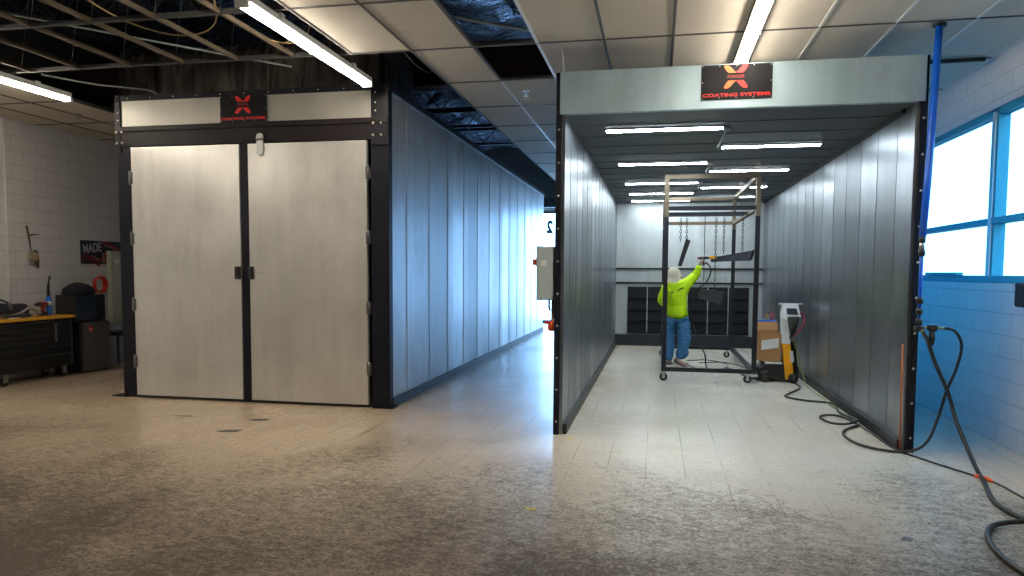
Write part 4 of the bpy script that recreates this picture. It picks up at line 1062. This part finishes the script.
build(m, 'bag_body', 'bag_cloth', TBG)
build(MB().tube(smooth_path([(-8.72, 7.9, zt_+.18), (-8.72, 8.05, zt_+.25), (-8.72, 8.25, zt_+.24), (-8.72, 8.4, zt_+.17)], 5), .014, 8), 'strap', 'rubber', TBG)
build(MB().box(-8.70, -8.66, 8.33, 8.36, zt_+.10, zt_+.20), 'buckle', 'steel', TBG, .003)
m = MB().tube(smooth_path([(-8.60, 8.2, zt_+.02), (-8.58, 8.4, zt_+.06), (-8.60, 8.55, zt_+.12), (-8.62, 8.68, zt_+.09), (-8.62, 8.76, zt_+.03)], 5), [.018]*10+[.026]*11, 8)
tag(build(m, 'work_glove', 'rag_grey'), 'crumpled pale glove and rag leaning on the tool bag', 'glove')
for lab, mt, bb in (('flat grey tool tray on the worktop before the bag', 'trim_steel', (-8.64, -8.50, 8.10, 8.50, zt_, zt_+.05)), ('white paper scrap on the worktop edge', 'white_paper', (-8.49, -8.45, 8.12, 8.26, zt_, zt_+.012)), ('brown flat box on the worktop at the left edge', 'cardboard', (-8.58, -8.47, 7.78, 8.02, zt_, zt_+.03))):
    tag(build(MB().box(*bb), {'t': 'tool_tray', 'w': 'paper_scrap', 'c': 'flat_box'}[mt[0]], mt, None, .004), lab, 'tray' if mt[0] == 't' else 'paper' if mt[0] == 'w' else 'box')
# fridge, microwave, bag
FR = thing('mini_fridge', 'steel-fronted mini fridge with red sticker beside the tool cabinet', 'fridge', (-8.7, 9.62, 0))
build(MB().box(-8.96, -8.50, 9.34, 9.90, .015, .775), 'body', 'fridge_black', FR, .008)
fd = build(MB().box(-8.495, -8.45, 9.345, 9.895, .03, .765), 'door', 'fridge_steel', FR, .006)
build(MB().box(-8.496, -8.448, 9.337, 9.352, .03, .765), 'door_edge', 'trim_steel', fd)
build(MB().lathe((-8.4505, 9.50, .665), [(.045, .0), (.045, .002)], 16, 'x'), 'sticker', 'sticker_red', fd)
build(MB().box(-8.448, -8.4475, 9.465, 9.53, .655, .672), 'sticker_stripe', 'white_paper', fd)
MW = thing('microwave', 'black microwave oven on top of the mini fridge', 'microwave', (-8.63, 9.52, .777))
build(MB().box(-8.80, -8.47, 9.22, 9.83, .79, 1.19), 'body', 'fridge_black', MW, .008)
mwd = build(MB().box(-8.469, -8.452, 9.235, 9.65, .81, 1.17), 'door', 'screen_dark', MW, .004)
build(MB().box(-8.469, -8.455, 9.66, 9.815, .81, 1.17), 'control_panel', 'fridge_black', MW, .003)
build(MB().box(-8.46, -8.44, 9.63, 9.65, .84, 1.13), 'handle', 'handle_black', mwd, .003)
build(MB().box(-8.78, -8.74, 9.36, 9.4, .777, .79).box(-8.56, -8.5, 9.36, 9.4, .777, .79).box(-8.56, -8.5, 9.76, 9.8, .777, .79).box(-8.78, -8.74, 9.76, 9.8, .777, .79), 'foot', 'rubber', MW)
m = MB(); 
vs = []; n = 16; rows = [(0, .0), (.0, .30), (.02, .33), (.08, .30), (.13, .20), (.155, .09), (.16, .0)]
vs = []
for z, r in rows:
    for k in range(n):
        a = 2*PI*k/n; w = 1+.16*mnoise.noise(Vector((math.cos(a)*1.5, math.sin(a)*1.5, z*8)))
        vs.append((-8.64+r*.46*w*math.cos(a), 9.50+r*.86*w*math.sin(a), 1.193+z*(1+.25*mnoise.noise(Vector((a, z*5, 2))))))
m.add(vs, [(i*n+k, i*n+(k+1) % n, (i+1)*n+(k+1) % n, (i+1)*n+k) for i in range(len(rows)-1) for k in range(n)], True)
tag(build(m, 'soft_bag', 'bag_cloth'), 'slumped dark blue-black soft bag on the microwave', 'bag')
m = MB()
for k in range(4): m.torus((-8.955+.012*k, 10.26+.008*k, 1.325), .115+.006*k, .010, 24, 6, 'x')
tag(build(m, 'hose_coil', 'red'), 'red coiled hose hanging on the left block wall', 'hose')
tag(build(MB().cyl((-8.97, 10.26, 1.44), (-8.91, 10.26, 1.45), .008, 6), 'wall_hook', 'steel'), 'small hook carrying the red hose coil', 'hook')
EP = thing('wall_panel', 'tall cream electrical panel on the left wall beside closed booth', 'electrical panel', (-8.92, 10.71, .685))
build(MB().box(-8.95, -8.905, 10.45, 10.98, .685, 1.88), 'box', 'panel_cream', EP, .006)
epd = build(MB().box(-8.903, -8.885, 10.47, 10.96, .705, 1.86), 'door', 'panel_cream', EP, .004)
build(MB().box(-8.884, -8.882, 10.56, 10.66, 1.67, 1.74), 'sticker', 'white_paper', epd)
ST = thing('black_stool', 'black stool with curved legs against wall behind the fridge', 'stool', (-8.72, 10.35, 0))
build(MB().box(-8.92, -8.52, 10.16, 10.60, .50, .56), 'seat', 'rubber_gloss', ST, .02)
for x in (-8.88, -8.56):
    for y in (10.2, 10.56): build(MB().tube(smooth_path([(x, y, .50), (x*.5+(-8.72)*.5, y*.5+10.38*.5, .30), (x, y, .02), (x, y, .0)], 5), .014, 8), 'leg', 'rubber_gloss', ST)
# poster
PO = thing('wall_poster', 'dark poster reading MADE IN with red stripes on block wall', 'poster', (-8.965, 10.4, 1.66))
build(MB().box(-8.969, -8.955, 9.92, 10.98, 1.66, 2.035), 'board', 'photo_dark', PO)
m = MB()
def ribbon(mb, p, w):
    for (a, b) in zip(p[:-1], p[1:]): mb.prism([(a[0], a[1]-w/2), (b[0], b[1]-w/2), (b[0], b[1]+w/2), (a[0], a[1]+w/2)], 'x', -8.955, -8.953)
for dz in (0, -.06): ribbon(m, [(9.93, 1.77+dz), (10.02, 1.80+dz), (10.15, 1.76+dz), (10.27, 1.70+dz), (10.32, 1.71+dz)], .03)
ribbon(m, [(10.36, 2.0), (10.48, 2.01), (10.62, 1.95), (10.76, 1.90), (10.97, 1.93)], .05)
build(m, 'red_stripes', 'photo_red', PO)
m = MB(); ribbon(m, [(10.14, 1.795), (10.27, 1.735), (10.32, 1.74)], .02); ribbon(m, [(10.40, 1.96), (10.52, 1.955), (10.66, 1.90), (10.80, 1.86)], .018)
m.prism([(10.36, 1.68), (10.52, 1.68), (10.54, 1.86), (10.36, 1.84)], 'x', -8.955, -8.9535)
build(m, 'pale_shapes', 'photo_tan', PO)
text('lettering', 'MADE', .20, (-8.951, 10.15, 1.91), FACE_RIGHT @ Matrix.Rotation(.12, 3, 'Z'), 'photo_white', PO, sx=.72)
text('lettering', 'IN', .16, (-8.951, 10.45, 1.765), FACE_RIGHT, 'photo_red', PO, sx=.8)
# wall ornament
WO = thing('wall_ornament', 'dried plant ornament on crossed twigs hanging on the left wall', 'ornament', (-8.95, 8.98, 1.6))
build(MB().tube([(-8.955, 8.92, 2.20), (-8.95, 8.95, 2.05), (-8.95, 8.98, 1.82)], [.016, .013, .007], 6).tube([(-8.95, 8.94, 2.06), (-8.94, 9.03, 2.075), (-8.94, 9.13, 2.085)], [.012, .012, .004], 6), 'twigs', 'twig', WO)
m = MB().ball((-8.92, 8.985, 1.76), .075, (.5, 1, .9))
for k in range(14):
    a = k*2.4; m.tube([(-8.91, 8.985, 1.76), (-8.90, 8.985+.07*math.cos(a), 1.75+.06*math.sin(a)), (-8.93, 8.985+.115*math.cos(a), 1.745+.09*math.sin(a))], [.012, .010, .003], 5)
build(m, 'dried_bundle', 'thatch', WO)
build(MB().ball((-8.93, 9.03, 1.81), .045, (.6, 1, .9)).tube([(-8.93, 9.06, 1.76), (-8.93, 9.075, 1.66), (-8.93, 9.07, 1.58)], [.022, .018, .010], 6).tube([(-8.93, 9.03, 1.72), (-8.93, 9.035, 1.64), (-8.93, 9.03, 1.60)], [.016, .012, .008], 6), 'dark_tassel', 'twig', WO)
m = MB().cyl((-8.955, 8.60, 0.92), (-8.955, 8.60, HC), .013, 8)
for z in (1.4, 2.2, 2.95): m.box(-8.97, -8.945, 8.575, 8.625, z, z+.02)
tag(build(m, 'wall_conduit', 'grid_white'), 'thin white vertical conduit on the left block wall', 'conduit')

# ------------------------------------------------------------------ floor bits
def chip(pts, name, mat, lab, cat, grp): tag(build(MB().prism(pts, 'z', .0005, .003), name, mat), lab, cat, grp)
for (x, y, w, h, lab) in ((-4.98, 6.88, .10, .025, 'leftmost dark flat scrap on the floor before the closed doors'), (-4.10, 6.87, .10, .05, 'rightmost dark flat scrap on the floor before the closed doors'), (-4.10, 6.33, .11, .07, 'dark flat scrap on the floor nearest the viewer before closed doors')):
    chip([(x-w, y-h*.5), (x-w*.2, y-h), (x+w, y-h*.2), (x+w*.9, y+h), (x-w*.3, y+h*.7)], 'floor_scrap', 'floor_mark', lab, 'scrap', 'dark scraps on the floor')
for (x, y, w, h, lab) in ((-.80, 4.66, .035, .02, 'yellow tape scrap on the dirty foreground floor'), (-.78, 6.75, .03, .02, 'tiny yellow-brown tape scrap on the floor by the left booth post')):
    chip([(x-w, y-h), (x+w, y-h*.8), (x+w*.9, y+h), (x-w, y+h*.8)], 'tape_scrap', 'tape_yellow', lab, 'tape', 'tape scraps')
chip([(1.45, 4.58), (1.50, 4.56), (1.53, 4.61), (1.48, 4.64)], 'floor_scrap', 'floor_mark', 'small black scrap on the bluish floor at the right foreground', 'scrap', 'dark scraps on the floor')

# ------------------------------------------------------------------ world and view
w = bpy.data.worlds.new('world'); scene.world = w; w.use_nodes = True
nt = w.node_tree; bg = nt.nodes['Background']; bg.inputs[1].default_value = 1.
tc = nt.nodes.new('ShaderNodeTexCoord'); sp = nt.nodes.new('ShaderNodeSeparateXYZ'); nt.links.new(tc.outputs['Generated'], sp.inputs[0])
nt.links.new(ramp(nt, math_node(nt, 'ADD', math_node(nt, 'MULTIPLY', sp.outputs[2], .5), .5), [(.47, (.15, .17, .2)), (.50, (1.5, 3.2, 4.6)), (.75, (1.35, 3.7, 6.0))]), bg.inputs[0])
scene.view_settings.view_transform = 'Standard'; scene.view_settings.look = 'None'
scene.view_settings.gamma = 1; scene.view_settings.use_curve_mapping = False
scene.view_settings.exposure = 0.0
scene.cycles.use_denoising = True
scene.cycles.max_bounces = 10; scene.cycles.diffuse_bounces = 5; scene.cycles.glossy_bounces = 5
scene.cycles.sample_clamp_indirect = 8
